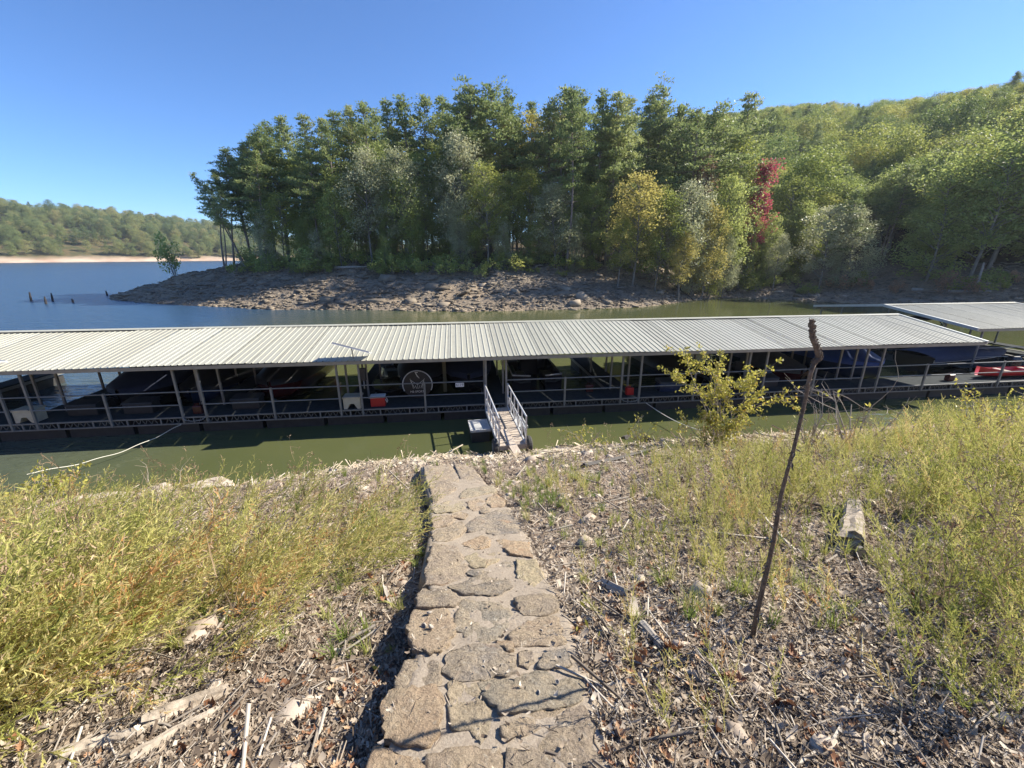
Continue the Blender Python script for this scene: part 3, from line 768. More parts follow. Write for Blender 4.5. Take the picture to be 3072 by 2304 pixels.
text('lettering', 'MB SPORTS', 0.13, lb, (0, -0.045, 0.34), M['alu'])
sg_ = empty('number_sign', D(PAIRS[3] + 4.35, -0.035, DECK + 0.90), DA, 'small white number plate hung on the top rail left of the gangway', 'sign')
MB().box((0, 0, 0), (0.34, 0.012, 0.17)).build('plate', M['white'], sg_)
text('digits', '6119', 0.15, sg_, (0, -0.010, 0), M['black'])
# small items
for nm, s, w, label, m1 in (('gas_can', PAIRS[5] + 0.15, 0.45, 'red fuel can between posts right of the gangway', 'red'), ('gas_can', PAIRS[5] - 1.5, 1.1, 'dark red can standing back on the walkway', 'maroon_gel'), ('gas_can', PAIRS[8] - 0.8, 0.5, 'dark red can near the right end of the long walkway', 'maroon_gel'), ('gas_can', PAIRS[2] - 0.05, 0.4, 'maroon can with grey hose beside the rope post', 'maroon_gel')):
    r = empty(nm, D(s, w, DECK), DA, label, 'can')
    MB().box((0, 0, 0.17), (0.34, 0.24, 0.34)).build('body', M[m1], r, bevel=0.04)
    MB().tube([(0.08, 0, 0.33), (0.1, 0, 0.42), (0.2, 0, 0.5)], 0.025, 6).build('spout', M['black'], r)
    MB().tube([(-0.12, 0, 0.33), (-0.1, 0, 0.40), (0.02, 0, 0.40), (0.04, 0, 0.33)], 0.016, 6).build('handle', M[m1], r)
# electric meter box on a post
r = empty('meter_box', D(PAIRS[3] + GAPW + 0.14, 0.10, 1.9), DA, 'dark electrical box hanging high on a post above the cream box', 'electrical box')
MB().box((0, 0, 0.25), (0.22, 0.16, 0.5)).build('case', M['black'], r, bevel=0.02)
MB().tube([(0, 0, 0.0), (0.0, 0, -0.35)], 0.03, 6).build('conduit', M['galv'], r)
# boat lift tanks glimpsed above the covers: yellow-green hoist strap
M['hoist'] = mat('olive_hoist_paint', (0.13, 0.12, 0.06), (0.10, 0.09, 0.05), 0.7)
r = empty('hoist_post', D(PAIRS[3] + 3.68, 1.9, DECK), DA, 'yellowish forked hoist post between the two black covered boats', 'hoist')
MB().box((0, 0, 0.75), (0.16, 0.12, 1.5)).build('column', M['hoist'], r, bevel=0.02)
MB().beam((0, 0, 1.45), (-0.13, 0, 1.95), 0.07, 0.07).beam((0, 0, 1.45), (0.13, 0, 1.95), 0.07, 0.07).build('fork', M['hoist'], r)

# solar panels on the roof edge
def solar(s, w, label, tilt):
    zb = lerp(EAVE, RIDGE, (w - WN) / (WR - WN)) + 0.03
    r = empty('solar_panel', D(s, w, zb), DA, label, 'solar panel')
    MB().tube([(0, 0, 0), (-0.03, 0, 0.40)], 0.02, 6).build('stand', M['galv'], r)
    Mx = Euler((R(-15), R(tilt), 0)).to_matrix()
    MB().box((0, 0, 0.42), (1.35, 0.80, 0.05), Mx).build('frame', M['alu'], r)
    MB().box(Vector((0, 0, 0.42)) + Mx @ Vector((0, 0, 0.027)), (1.28, 0.73, 0.008), Mx).build('cells', M['panel'], r)
solar(-5.05, WN + 0.12, 'small tilted solar panel on a stand at the roof eave', 17)
solar(-17.65, WN + 0.15, 'solar panel at the roof eave cut by the left edge', 14)

# ------------------------------------------------------------------ gangway
# from the dock edge down to the shore, local +Y = towards the shore
g0 = Vector((-0.62, 15.95, 0.70)); g1 = Vector((0.03, 12.75, 0.56))
gd = (g1 - g0); GL = Vector((gd.x, gd.y, 0)).length
gang = empty('gangway', g0, math.atan2(-gd.x, gd.y), 'aluminium gangway with plank deck, railings and wheels joining dock and shore', 'gangway')
def gz(y): return (g1.z - g0.z) * y / GL
HW = 0.46
rr_ = random.Random(3)
nb = 17
for i in range(nb):
    y = (i + 0.5) * GL / nb
    MB().box((rr_.uniform(-0.008, 0.008), y, gz(y) + rr_.uniform(-0.004, 0.004)), (2 * HW - 0.04, GL / nb - 0.014, 0.035)).build('plank', M['wood'], gang)
for sg in (-1, 1):
    MB().beam((sg * HW, 0, -0.04), (sg * HW, GL, gz(GL) - 0.04), 0.05, 0.16).build('stringer', M['alu'], gang)
    MB().tube([(sg * HW, -0.05, 1.0), (sg * HW, GL, gz(GL) + 1.0)], 0.03, 8).build('handrail', M['alu'], gang)
    MB().tube([(sg * HW, 0.0, 0.52), (sg * HW, GL, gz(GL) + 0.52)], 0.022, 8).build('mid_rail', M['alu'], gang)
    for k in range(6):
        y = GL * k / 5
        MB().box((sg * HW, min(y, GL - 0.03), gz(y) + 0.48), (0.045, 0.045, 1.02)).build('rail_post', M['alu'], gang)
        if k < 5:
            y2 = GL * (k + 1) / 5
            MB().beam((sg * HW, y + 0.04, gz(y) + 0.05), (sg * HW, (y + y2) / 2, gz(y) + 0.50), 0.02, 0.02).beam((sg * HW, (y + y2) / 2, gz(y) + 0.50), (sg * HW, y2 - 0.04, gz(y2) + 0.05), 0.02, 0.02).build('rail_brace', M['alu'], gang)
    # floats with open aluminium trays beside the gangway
    fx = sg * (HW + (0.42 if sg > 0 else 0.24)); fwid = 0.72 if sg > 0 else 0.40
    tr = MB(); yy = 1.15; zf_ = -0.22
    for (c, d_) in (((fx, yy - 0.5, zf_), (fwid, 0.03, 0.09)), ((fx, yy + 0.5, zf_), (fwid, 0.03, 0.09)), ((fx - fwid / 2, yy, zf_), (0.03, 1.03, 0.09)), ((fx + fwid / 2, yy, zf_), (0.03, 1.03, 0.09)), ((fx, yy, zf_ - 0.03), (fwid - 0.03, 0.98, 0.02))): tr.box(c, d_)
    tr.build('float_tray', M['alu'], gang)
    MB().box((fx, yy, zf_ - 0.27), (fwid - 0.06, 0.94, 0.40)).build('float', M['float'], gang)
    # wheels at the shore end
    wx = sg * (HW + 0.12); wy = GL - 0.12
    wroot = MB(); cx = Vector((wx, wy, -0.20)); rings = []
    for (ox, rr2) in ((-0.085, 0.20), (-0.08, 0.27), (-0.04, 0.30), (0.04, 0.30), (0.08, 0.27), (0.085, 0.20)):
        rings.append([cx + Vector((ox, rr2 * math.cos(a), rr2 * math.sin(a))) for a in [2 * math.pi * k / 22 for k in range(22)]])
    wroot.loft(rings); wo = wroot.build('wheel', M['rubber'], gang, smooth_shade=False)
    hubm = MB(); hubm.tube([cx + Vector((-0.095, 0, 0)), cx + Vector((0.095, 0, 0))], 0.15, 14); hubm.build('rim', M['galv'], wo)
MB().box((0, GL - 0.02, gz(GL) - 0.07), (2 * HW + 0.1, 0.05, 0.16)).build('end_beam', M['wood'], gang)
# loose plank ramp from gangway deck down to the bank, and bent pipe on the deck
pl = MB(); a = Vector((0.02, -1.6, 0.0)); 
e1 = g1 + Vector((0.16, -0.62, 0)); e1.z = float(bank_z(e1.x, e1.y)) + 0.03
s1 = g1 + Vector((-0.33, 1.05, 0.10))
dvec = e1 - s1
pk = empty('loose_plank', e1, 0, 'loose weathered plank laid from the gangway deck down to the bank', 'plank')
pm = MB(); pm.beam((0, 0, 0.02), -dvec + Vector((0, 0, 0.02)), 0.27, 0.035); pm.build('board', M['wood'], pk)
pp = g1.lerp(g0, 0.12)
def onG(x, f, up=0.045):
    base = g0.lerp(g1, f); side = Vector((gd.y, -gd.x, 0)).normalized() * -1
    return base + side * -x + Vector((0, 0, up))
tag(MB().tube([onG(0.02, 0.20), onG(-0.02, 0.5), onG(0.0, 0.86), onG(0.06, 0.92), onG(0.25, 0.93)], 0.022, 6).build('bent_pipe', M['galv']), 'bent grey pipe lying along the gangway planks', 'pipe')

# mooring ropes
a = D(PAIRS[2] - GAPW - 0.1, -0.05, 0.42); b = at_z(80, 1422, 0.55)
pts = []
for i in range(31):
    f = i / 30; p = a.lerp(b, f); p.z = lerp(a.z, b.z, f) - 0.30 * math.sin(math.pi * f) * 0.9 + 0.02 * math.sin(f * 23)
    p.z = max(p.z, 0.03); pts.append(p)
tag(MB().tube(pts, 0.011, 6).build('mooring_rope', M['rope']), 'pale mooring rope sagging from the dock to the left bank', 'rope')
a = D(PAIRS[5] + 0.75, -0.05, 0.45); b = Vector((7.4, 13.2, 0.7))
tag(MB().tube([a.lerp(b, i / 12) - Vector((0, 0, 0.25 * math.sin(math.pi * i / 12))) for i in range(13)], 0.015, 6).build('mooring_rope', M['rope']), 'thin rope from the dock to the yellow leafed sapling', 'rope')

# drowned stakes standing in the open water on the left
for (px, py0, py1, label) in ((92, 903, 876, 'leftmost dark stake standing in the open water'), (137, 912, 890, 'second dark stake from the left in the open water'), (157, 903, 879, 'thin dark stake in the open water between two others'), (219, 907, 896, 'short dark stump alone right of the stakes in the open water'), (321, 886, 872, 'dark stub in the water just off the tip of the point')):
    p = at_z(px, py0, 0); q = at_y(px - 4, py1, p.y)
    s_ = empty('stake', p, 0, label, 'stake')
    d_ = q - p
    MB().tube([(0, 0, -0.6), tuple(d_ * 0.5 + Vector((0.04, 0, 0))), tuple(d_)], [0.16, 0.13, 0.07], 7).build('wood', M['dark_wood'], s_)
# ------------------------------------------------------------------ trees
M['bark_pine'] = mat('pine_bark', (0.17, 0.13, 0.11), (0.27, 0.22, 0.19), 0.95, 0, 3, 0.6, 14, stretch=(2, 2, 0.4))
M['bark_grey'] = mat('grey_bark', (0.15, 0.135, 0.115), (0.24, 0.22, 0.19), 0.95, 0, 3, 0.5, 14, stretch=(2, 2, 0.4))
LM = {
 'pine': leaf_mat('pine_needles', [(0, (0.12, 0.17, 0.065)), (0.5, (0.25, 0.30, 0.11)), (1, (0.46, 0.46, 0.19))], 0.48, 0.5),
 'green': leaf_mat('green_leaves', [(0, (0.20, 0.26, 0.075)), (0.5, (0.35, 0.40, 0.12)), (1, (0.53, 0.54, 0.19))], 0.52),
 'olive': leaf_mat('olive_leaves', [(0, (0.16, 0.20, 0.05)), (0.5, (0.30, 0.33, 0.08)), (1, (0.44, 0.43, 0.13))], 0.5),
 'yellow': leaf_mat('yellow_leaves', [(0, (0.28, 0.27, 0.07)), (0.5, (0.46, 0.40, 0.12)), (1, (0.60, 0.50, 0.18))], 0.5),
 'pale': leaf_mat('pale_silvery_leaves', [(0, (0.23, 0.25, 0.13)), (0.5, (0.38, 0.39, 0.22)), (1, (0.55, 0.53, 0.34))], 0.45, 0.45, 0.35, 0.5),
 'red': leaf_mat('red_leaves', [(0, (0.22, 0.04, 0.06)), (0.5, (0.42, 0.08, 0.11)), (1, (0.58, 0.22, 0.22))], 0.45),
 'rust': leaf_mat('rust_leaves', [(0, (0.24, 0.14, 0.08)), (0.5, (0.42, 0.25, 0.16)), (1, (0.56, 0.42, 0.26))], 0.45),
}
def leaf_quads(c, n_dir, a, b, rng, out_bias=0.0, base=None):
    """rhombic leaf faces: centres c (n,3), half lengths a and b"""
    n = len(c)
    t1 = rng.normal(size=(n, 3)); t1[:, 2] *= 0.6
    if n_dir is not None: t1 = t1 * 0.55 + n_dir
    t1 /= np.linalg.norm(t1, axis=1)[:, None] + 1e-9
    r = rng.normal(size=(n, 3)); t2 = np.cross(t1, r); t2 /= np.linalg.norm(t2, axis=1)[:, None] + 1e-9
    a = np.broadcast_to(np.asarray(a, float), (n,))[:, None]; b = np.broadcast_to(np.asarray(b, float), (n,))[:, None]
    v = np.stack([c + t1 * a, c + t2 * b, c - t1 * a, c - t2 * b], 1).reshape(-1, 3)
    f = np.arange(4 * n).reshape(-1, 4)
    return v, f
def in_ball(n, rng):
    p = rng.normal(size=(n, 3)); p /= np.linalg.norm(p, axis=1)[:, None]
    return p * (rng.random(n) ** 0.45)[:, None]

def pine_proto(seed, H=22.0, cb=0.38, dens=34, spread=3.4, lean=0.0, nb=54, top=0.8):
    rng = np.random.default_rng(seed); tr = MB()
    def axis(z): return Vector((lean * (max(z, 0.0) / H) ** 1.5 * H * 0.18 + 0.25 * math.sin(z * 0.23 + seed), 0.22 * math.sin(z * 0.31 + seed * 2), z))
    zs = np.linspace(-0.6, H * 0.97, 12)
    tr.tube([axis(z) for z in zs], [lerp(0.24, 0.035, (i / 11) ** 0.9) for i in range(12)], 7)
    C, Nd, A, T = [], [], [], []
    side = rng.random() * 6.28
    for i in range(nb):
        f = (i + rng.random() * 0.9) / nb
        z = lerp(H * cb, H * 0.965, f ** 0.95)
        L = spread * (0.50 + 0.50 * math.sin(math.pi * min(1, f * 0.9 + 0.22))) * (1 - top * f ** 2.2) * rng.uniform(0.45, 1.2)
        az = i * 2.399 + rng.normal() * 0.6; L *= 1 + 0.30 * math.cos(az - side)
        if f < 0.25 and rng.random() < 0.45: L *= 0.35
        el = lerp(-0.05, 0.85, f ** 1.3) + rng.normal() * 0.14
        d = Vector((math.cos(az) * math.cos(el), math.sin(az) * math.cos(el), math.sin(el)))
        p0 = axis(z); p1 = p0 + d * L
        tr.tube([p0, p0.lerp(p1, 0.55) + Vector((0, 0, -0.06 * L)), p1], [0.05, 0.03, 0.012], 4, False)
        nc = max(2, int(L / 0.45)); tone = rng.normal(0.45, 0.12)
        for k in range(nc):
            u = lerp(0.28, 1.05, (k + 0.5) / nc); lat = Vector((-d.y, d.x, 0)) * rng.normal(0, 0.22 * L * (1 - 0.5 * u))
            cc = np.array(p0.lerp(p1, u) + lat) + rng.normal(size=3) * 0.10
            m = int(dens * rng.uniform(0.5, 1.3)); r = rng.uniform(0.35, 0.70)
            pts = np.clip(rng.normal(size=(m, 3)), -2, 2) * np.array([r, r, r * 0.42]) * 0.62
            C.append(cc + pts); Nd.append(pts * 0.8 / r + np.array([0, 0, 0.55])); A.append(rng.uniform(0.11, 0.24, m)); T.append(rng.normal(tone, 0.16, m))
    for i in range(9):                                   # bare dead limbs below the crown
        z = rng.uniform(H * 0.16, H * cb); az = rng.random() * 6.28; p0 = axis(z); L = rng.uniform(0.4, 1.6)
        p1 = p0 + Vector((math.cos(az), math.sin(az), rng.uniform(-0.2, 0.3))) * L
        tr.tube([p0, p1], [0.03, 0.008], 4, False)
    C = np.concatenate(C); Nd = np.concatenate(Nd); A = np.concatenate(A); T = np.clip(np.concatenate(T), 0, 1)
    v, f = leaf_quads(C, Nd, A, A * 0.40, rng)
    return tr.mesh('pine_trunk', M['bark_pine'], True), np_mesh('pine_crown', v, f, [LM['pine']], {'tint': np.repeat(T, 4)})

def broad_proto(seed, H=14.0, W=3.6, cb=0.25, nclump=48, per=150, leaf=0.125, column=False):
    rng = np.random.default_rng(seed); tr = MB()
    def axis(z): return Vector((0.3 * math.sin(z * 0.3 + seed), 0.3 * math.sin(z * 0.27 + seed * 1.7), z))
    zs = np.linspace(-0.5, H * 0.85, 9)
    tr.tube([axis(z) for z in zs], [lerp(0.17, 0.03, (i / 8) ** 0.8) for i in range(9)], 7)
    C, Nd, T = [], [], []
    for i in range(nclump):
        f = (i + rng.random()) / nclump
        z = lerp(H * cb, H * 0.95, f)
        prof_ = math.sin(math.pi * min(1, 0.18 + 0.78 * f)) ** 0.7 if not column else (0.8 if f < 0.85 else 0.5)
        az = i * 2.399 + rng.normal() * 0.4; rad = W * prof_ * rng.uniform(0.35, 1.0)
        p0 = axis(min(max(z - rad * 0.7, H * 0.12), H * 0.84)); p1 = axis(z) + Vector((math.cos(az) * rad, math.sin(az) * rad, rng.uniform(-0.3, 0.4)))
        p1.x += rng.normal() * 0.2
        tr.tube([p0, p0.lerp(p1, 0.6) + Vector((0, 0, 0.1)), p1], [0.055, 0.03, 0.012], 4, False)
        r = math.exp(rng.normal(-0.15, 0.38)) * (W / 3.6) ** 0.5; m = int(per * rng.uniform(0.6, 1.3) * min(1.8, r ** 1.5 + .2))
        pts = np.clip(rng.normal(size=(m, 3)), -2, 2) * np.array([r, r, r * 0.7]) * 0.62
        C.append(np.array(p1) + pts); Nd.append(pts * 0 + np.array([0, 0, -0.1])); T.append(np.clip(rng.normal(rng.uniform(0.3, 0.65), 0.18, m), 0, 1))
    C = np.concatenate(C); Nd = np.concatenate(Nd); T = np.concatenate(T)
    a = rng.uniform(0.6, 1.3, len(C)) * leaf
    v, f = leaf_quads(C, Nd, a, a * 0.62, rng)
    return tr.mesh('broadleaf_trunk', M['bark_grey'], True), np_mesh('broadleaf_crown', v, f, [LM['green']], {'tint': np.repeat(T, 4)})

def bush_proto(seed, H=2.6, W=1.7, nclump=13, per=60, leaf=0.12):
    rng = np.random.default_rng(seed); tr = MB(); C, T = [], []
    for i in range(nclump):
        az = rng.random() * 6.28; rad = W * rng.random() ** 0.6; z = H * rng.uniform(0.25, 1.0) * (1 - 0.4 * rad / W)
        p1 = Vector((math.cos(az) * rad, math.sin(az) * rad, z)); tr.tube([(0.1 * math.cos(az), 0.1 * math.sin(az), -0.2), p1 * 0.6 + Vector((0, 0, 0.2)), p1], [0.03, 0.02, 0.008], 4, False)
        m = int(per * rng.uniform(0.6, 1.3)); r = rng.uniform(0.35, 0.7)
        C.append(np.array(p1) + in_ball(m, rng) * r); T.append(np.clip(rng.normal(rng.uniform(0.3, 0.7), 0.2, m), 0, 1))
    C = np.concatenate(C); T = np.concatenate(T); a = rng.uniform(0.6, 1.3, len(C)) * leaf
    v, f = leaf_quads(C, None, a, a * 0.6, rng)
    return tr.mesh('shrub_stems', M['bark_grey'], True), np_mesh('shrub_foliage', v, f, [LM['green']], {'tint': np.repeat(T, 4)})

PINES = [pine_proto(11, spread=3.9, top=0.62), pine_proto(12, cb=0.48, spread=3.6, top=0.5), pine_proto(13, cb=0.30, spread=4.3, top=0.68), pine_proto(14, cb=0.55, spread=3.6, dens=28, nb=44, top=0.5), pine_proto(15, cb=0.46, spread=2.8, lean=-1.0, dens=26, nb=42), pine_proto(16, cb=0.42, spread=3.2, nb=46, top=0.78), pine_proto(17, cb=0.36, spread=4.6, top=0.45, nb=64)]
BROADS = [broad_proto(21), broad_proto(22, W=3.0, cb=0.3), broad_proto(23, W=4.4, cb=0.2, nclump=54), broad_proto(24, H=14, W=1.15, cb=0.30, nclump=40, per=170, column=True), broad_proto(25, W=3.4, cb=0.05, nclump=60, per=140), broad_proto(26, W=4.2, cb=0.04, nclump=62, per=140)]
BUSHES = [bush_proto(31), bush_proto(32, H=3.2, W=1.4), bush_proto(33, H=2.0, W=2.2)]
PROTO_H = {'pine': 22.0, 'broad': 14.0, 'bush': 2.6}
TREES = []
def plant(kind, proto, loc, H, leaf=None, wscale=1.0, rz=0.0, tilt=(0, 0), label=None, group=None, name=None, cat='tree'):
    tr, cr = proto
    k = H / PROTO_H[kind]
    r = link(name or {'pine': 'pine_tree', 'broad': 'broadleaf_tree', 'bush': 'shrub'}[kind], None, None, loc, (tilt[0], tilt[1], rz), (k * wscale, k * wscale, k))
    tag(r, label, cat if kind != 'bush' else 'shrub', group)
    link('trunk' if kind != 'bush' else 'stem', tr, r)
    c = link('crown' if kind != 'bush' else 'foliage', cr, r)
    if leaf and leaf != ('pine' if kind == 'pine' else 'green'):
        c.material_slots[0].link = 'OBJECT'; c.material_slots[0].material = LM[leaf]
    TREES.append((r, kind))
    return r
SKX = [500, 530, 560, 640, 680, 740, 790, 830, 900, 960, 1020, 1050, 1100, 1150, 1220, 1300, 1340, 1400, 1480, 1540, 1580, 1640, 1700, 1745, 1790, 1840, 1900, 1990, 2040, 2100, 2170, 2250, 2290, 2330, 2700]
SKYY = [640, 520, 470, 440, 430, 395, 342, 330, 342, 322, 318, 300, 302, 280, 262, 262, 266, 230, 232, 262, 296, 270, 258, 240, 266, 252, 262, 246, 282, 300, 300, 272, 310, 330, 460]
def sky_py(px): return float(np.interp(px, SKX, SKYY))
def px_of(p):
    x, y, z = p[0], p[1], p[2] - CAMZ
    fz = y * CP - z * SP; v = y * SP + z * CP
    return 1536 + FPX * x / fz, 1152 - FPX * v / fz
rngT = np.random.default_rng(77)
def pz(x, y): return float(point_z(np.array([x]), np.array([y]))[0])
def tree_px(kind, proto, px, top, Yd, leaf=None, wscale=1.0, tilt=(0, 0), dx0=0, label=None, group=None, rz=None):
    """tree standing at depth Yd whose top appears at (px, top)"""
    T = at_y(px, top, Yd); x0 = T.x + dx0; z0 = pz(x0, Yd) - 0.1
    return plant(kind, proto, (x0, Yd, z0), max(T.z - z0, 1.0) / math.cos(tilt[1]), leaf, wscale, rngT.random() * 6.28 if rz is None else rz, tilt, label, group)

# the leaning pines at the left tip of the point
tips = [(508, 500, 73, -0.24, 5.6), (560, 465, 74, -0.17, 4.0), (600, 500, 71, -0.20, 4.2), (655, 445, 76, -0.10, 2.2), (690, 432, 74, -0.08, 1.8), (728, 402, 76, -0.06, 1.4), (535, 575, 70, -0.34, 5.0), (640, 540, 78, -0.10, 2.4), (705, 470, 80, -0.06, 1.5)]
words_ = ['first', 'second', 'third', 'fourth', 'fifth', 'sixth']
for i, (px, top, Yd, tl, dx0) in enumerate(tips):
    tree_px('pine', PINES[[3, 1, 4, 1, 3, 1, 3, 4, 1][i]], px, top, Yd, None, 1.0, (0, tl), dx0,
            f'slender dark pine leaning left at the tip of the point, {["first", "third", "fourth", "sixth", "seventh", "last", "second", "fifth", "eighth"][i]} from the left', 'leaning pines at the tip of the point', rz=0.0 if i in (2, 7) else None)
# skyline pines, named left to right
sk = [775, 815, 860, 905, 960, 1005, 1050, 1095, 1150, 1205, 1265, 1325, 1385, 1415, 1470, 1530, 1590, 1640, 1700, 1748, 1800, 1845, 1895, 1950, 1995, 2045, 2095, 2150]
ORD = 'first second third fourth fifth sixth seventh eighth ninth tenth eleventh twelfth thirteenth fourteenth fifteenth sixteenth seventeenth eighteenth nineteenth twentieth twenty-first twenty-second twenty-third twenty-fourth twenty-fifth twenty-sixth twenty-seventh twenty-eighth'.split()
for i, px in enumerate(sk):
    Yd = 72 + rngT.random() * 14
    tree_px('pine', PINES[(0, 1, 2, 3, 5, 6)[int(rngT.integers(0, 6))]], px + rngT.normal() * 7, sky_py(px) + rngT.uniform(-6, 26), Yd, None, rngT.uniform(0.85, 1.35),
            label=f'tall dark pine on the skyline of the wooded point, {ORD[i]} counted from the left', group='skyline pines of the wooded point')
tree_px('pine', PINES[0], 2252, 270, 84, None, 0.95, label='lone pine with dark crown standing clear right of the skyline pines', group=None)
tree_px('pine', PINES[1], 1724, 252, 66.5, None, 0.9, label='tall pine with long pale trunk at the front of the wooded point')
# filling pines and broadleaf trees behind and below
def fill(n, x0, x1, y0, y1, low, high, kinds, group, labelf, pr=(0, 3)):
    k = 0; tries = 0
    while k < n and tries < n * 30:
        tries += 1
        x = rngT.uniform(x0, x1); y = rngT.uniform(y0, y1); z = pz(x, y)
        d = float(poly_sd(np.array([x]), np.array([y]), POINT)[0])
        if d < (11.0 if pr[0] else 13.0): continue
        px, py = px_of((x, y, z))
        if px > 3350: continue
        top = sky_py(px); zt = at_y(px, top, y).z; Hmax = zt - z
        H = Hmax * rngT.uniform(low, high)
        if H < 4: continue
        kind = kinds[int(rngT.integers(0, len(kinds)))]
        if kind == 'pine':
            plant('pine', PINES[(0, 1, 2, 3, 5, 6)[int(rngT.integers(0, 6))]], (x, y, z - 0.1), min(H, 27), None, rngT.uniform(0.9, 1.25), rngT.random() * 6.28, (0, 0), labelf('pine', px), group)
        else:
            H = min(H, 17)
            plant('broad', BROADS[int(rngT.integers(*pr))], (x, y, z - 0.1), H, kind, rngT.uniform(0.8, 1.15), rngT.random() * 6.28, (0, 0), labelf(kind, px), group)
        k += 1
LW = {'pine': 'dark pine', 'green': 'green leafy tree', 'olive': 'olive green leafy tree', 'yellow': 'yellowing leafy tree', 'pale': 'pale silvery leafy tree', 'red': 'red leafy tree', 'rust': 'rust coloured leafy tree'}
def sect(px):
    for lim, w in ((820, 'near the left tip of the point'), (1050, 'left of the pale trees on the point'), (1250, 'behind the pale trees on the point'), (1480, 'around the middle of the point'), (1660, 'just left of the tall pale trunk'), (1820, 'just right of the tall pale trunk'), (2020, 'behind the yellow tree on the point')):
        if px < lim: return w
    return 'by the orange crown'
fill(40, -46, 34, 67, 100, 0.70, 0.95, ['pine', 'pine', 'pine', 'green'], 'trees massed on the wooded point', lambda k, px: LW[k] + ' massed ' + sect(px))
fill(30, -42, 32, 64.5, 74, 0.16, 0.42, ['green', 'green', 'olive', 'green', 'pale'], 'low trees along the front of the point', lambda k, px: 'low ' + LW[k] + ' in front ' + sect(px), (4, 6))
fill(56, -42, 32, 66, 86, 0.25, 0.64, ['green', 'green', 'olive', 'pale', 'green', 'pine'], 'understorey trees on the wooded point', lambda k, px: LW[k] + ' in the understorey ' + sect(px))
# trees with a look of their own on the point
for (px, top, Yd, leaf, pr, ws, label) in (
    (1085, 440, 68, 'pale', 1, 1.0, 'pale silvery tree among dark pines left of the middle of the point'),
    (1190, 432, 69, 'pale', 0, 0.9, 'pale leafy tree right beside another pale one left of the middle of the point'),
    (1375, 390, 70, 'pale', 2, 0.8, 'tall whitish leafy crown near the middle of the point'),
    (1455, 478, 66.5, 'olive', 0, 1.0, 'bushy tree with drooping pale crown at the front of the point'),
    (1000, 520, 67, 'olive', 1, 0.9, 'yellow green tree below the pines on the left half of the point'),
    (1600, 320, 84, 'yellow', 0, 0.9, 'yellow crown showing between the skyline pines'),
    (1690, 330, 83, 'rust', 1, 0.8, 'orange tinged crown between the skyline pines'),
    (1510, 345, 82, 'yellow', 1, 0.8, 'yellow crown under the tallest skyline pines'),
    (1925, 505, 63, 'yellow', 0, 1.05, 'yellow tree at the front right of the point above the bare shore'),
    (2000, 560, 64, 'olive', 2, 0.9, 'olive leafy tree at the front right of the point'),
    (2075, 540, 65, 'pale', 1, 1.0, 'pale leafy tree left of the orange crown'),
    (2120, 455, 74, 'rust', 1, 0.62, 'tree with orange pink crown left of the red tree'), (2110, 548, 67, 'pale', 4, 0.8, 'pale leafy tree in front of the orange pink crown'), (2165, 575, 68, 'olive', 4, 0.7, 'yellow green tree right below the orange pink crown'), (2330, 640, 74, 'green', 5, 0.6, 'dark green leafy tree standing below the crimson tree'),
    (2140, 600, 66, 'yellow', 2, 0.7, 'low yellow tree below the orange crown'),
    (2205, 505, 70, 'green', 0, 0.8, 'dark green tree between the orange crown and the red tree'),
    (2235, 400, 78, 'olive', 1, 1.0, 'bright yellow green tree behind the red tree'),
    (2312, 466, 74.5, 'red', 3, 1.0, 'narrow crimson red tree on the cove slope'),
    (2270, 640, 73, 'olive', 4, 0.6, 'olive leafy tree at the foot of the crimson tree'),
    (2385, 520, 82, 'olive', 0, 1.0, 'yellow green tree right of the crimson tree'),
    (2420, 600, 78, 'green', 2, 0.9, 'green leafy tree low right of the crimson tree'),
    (2350, 700, 71, 'pale', 1, 0.8, 'pale bush like tree at the head of the cove'),
    (2060, 690, 62, 'yellow', 1, 1.0, 'small yellow tree at the edge of the bare shore'),
    (2190, 700, 67, 'pale', 2, 0.7, 'small pale tree at the edge of the bare shore near the cove'),
    (1870, 640, 62.5, 'olive', 1, 0.9, 'small olive tree at the front of the point right of the tall pale trunk')):
    tree_px('broad', BROADS[pr], px, top, Yd, leaf, ws, label=label)
# right spur: dark wall of trees across the cove
SPX = [2330, 2450, 2560, 2650, 2750, 2850, 2950, 3072, 3300]
SPY = [640, 560, 520, 470, 430, 380, 300, 240, 150]
for i in range(80):
    for _ in range(40):
        x = rngT.uniform(44, 125); y = rngT.uniform(56, 112)
        d = float(poly_sd(np.array([x]), np.array([y]), POINT)[0]); z = pz(x, y); px, py = px_of((x, y, z))
        if 9 < d < 48 and px < 3250: break
    top = float(np.interp(px, SPX, SPY)); Hm = at_y(px, top, y).z - z
    H = min(max(Hm * rngT.uniform(0.75, 1.02), 6), 20 if i % 3 else 23)
    kind = 'pine' if i % 4 == 0 else 'broad'
    lf = ['green', 'green', 'olive', 'green', 'pale'][i % 5]
    plant(kind, PINES[i % 4] if kind == 'pine' else BROADS[(0, 4, 5)[i % 3]], (x, y, z - 0.1), H, None if kind == 'pine' else lf, rngT.uniform(0.95, 1.3), rngT.random() * 6.28, (0, 0),
          ('dark pine' if kind == 'pine' else LW[lf]) + ' in the shaded wood ' + ('left of the second dock' if px < 2450 else 'above the left half of second dock' if px < 2700 else 'above the right half of second dock' if px < 2900 else 'at the right edge across the cove'), 'trees of the shaded wood at the right')
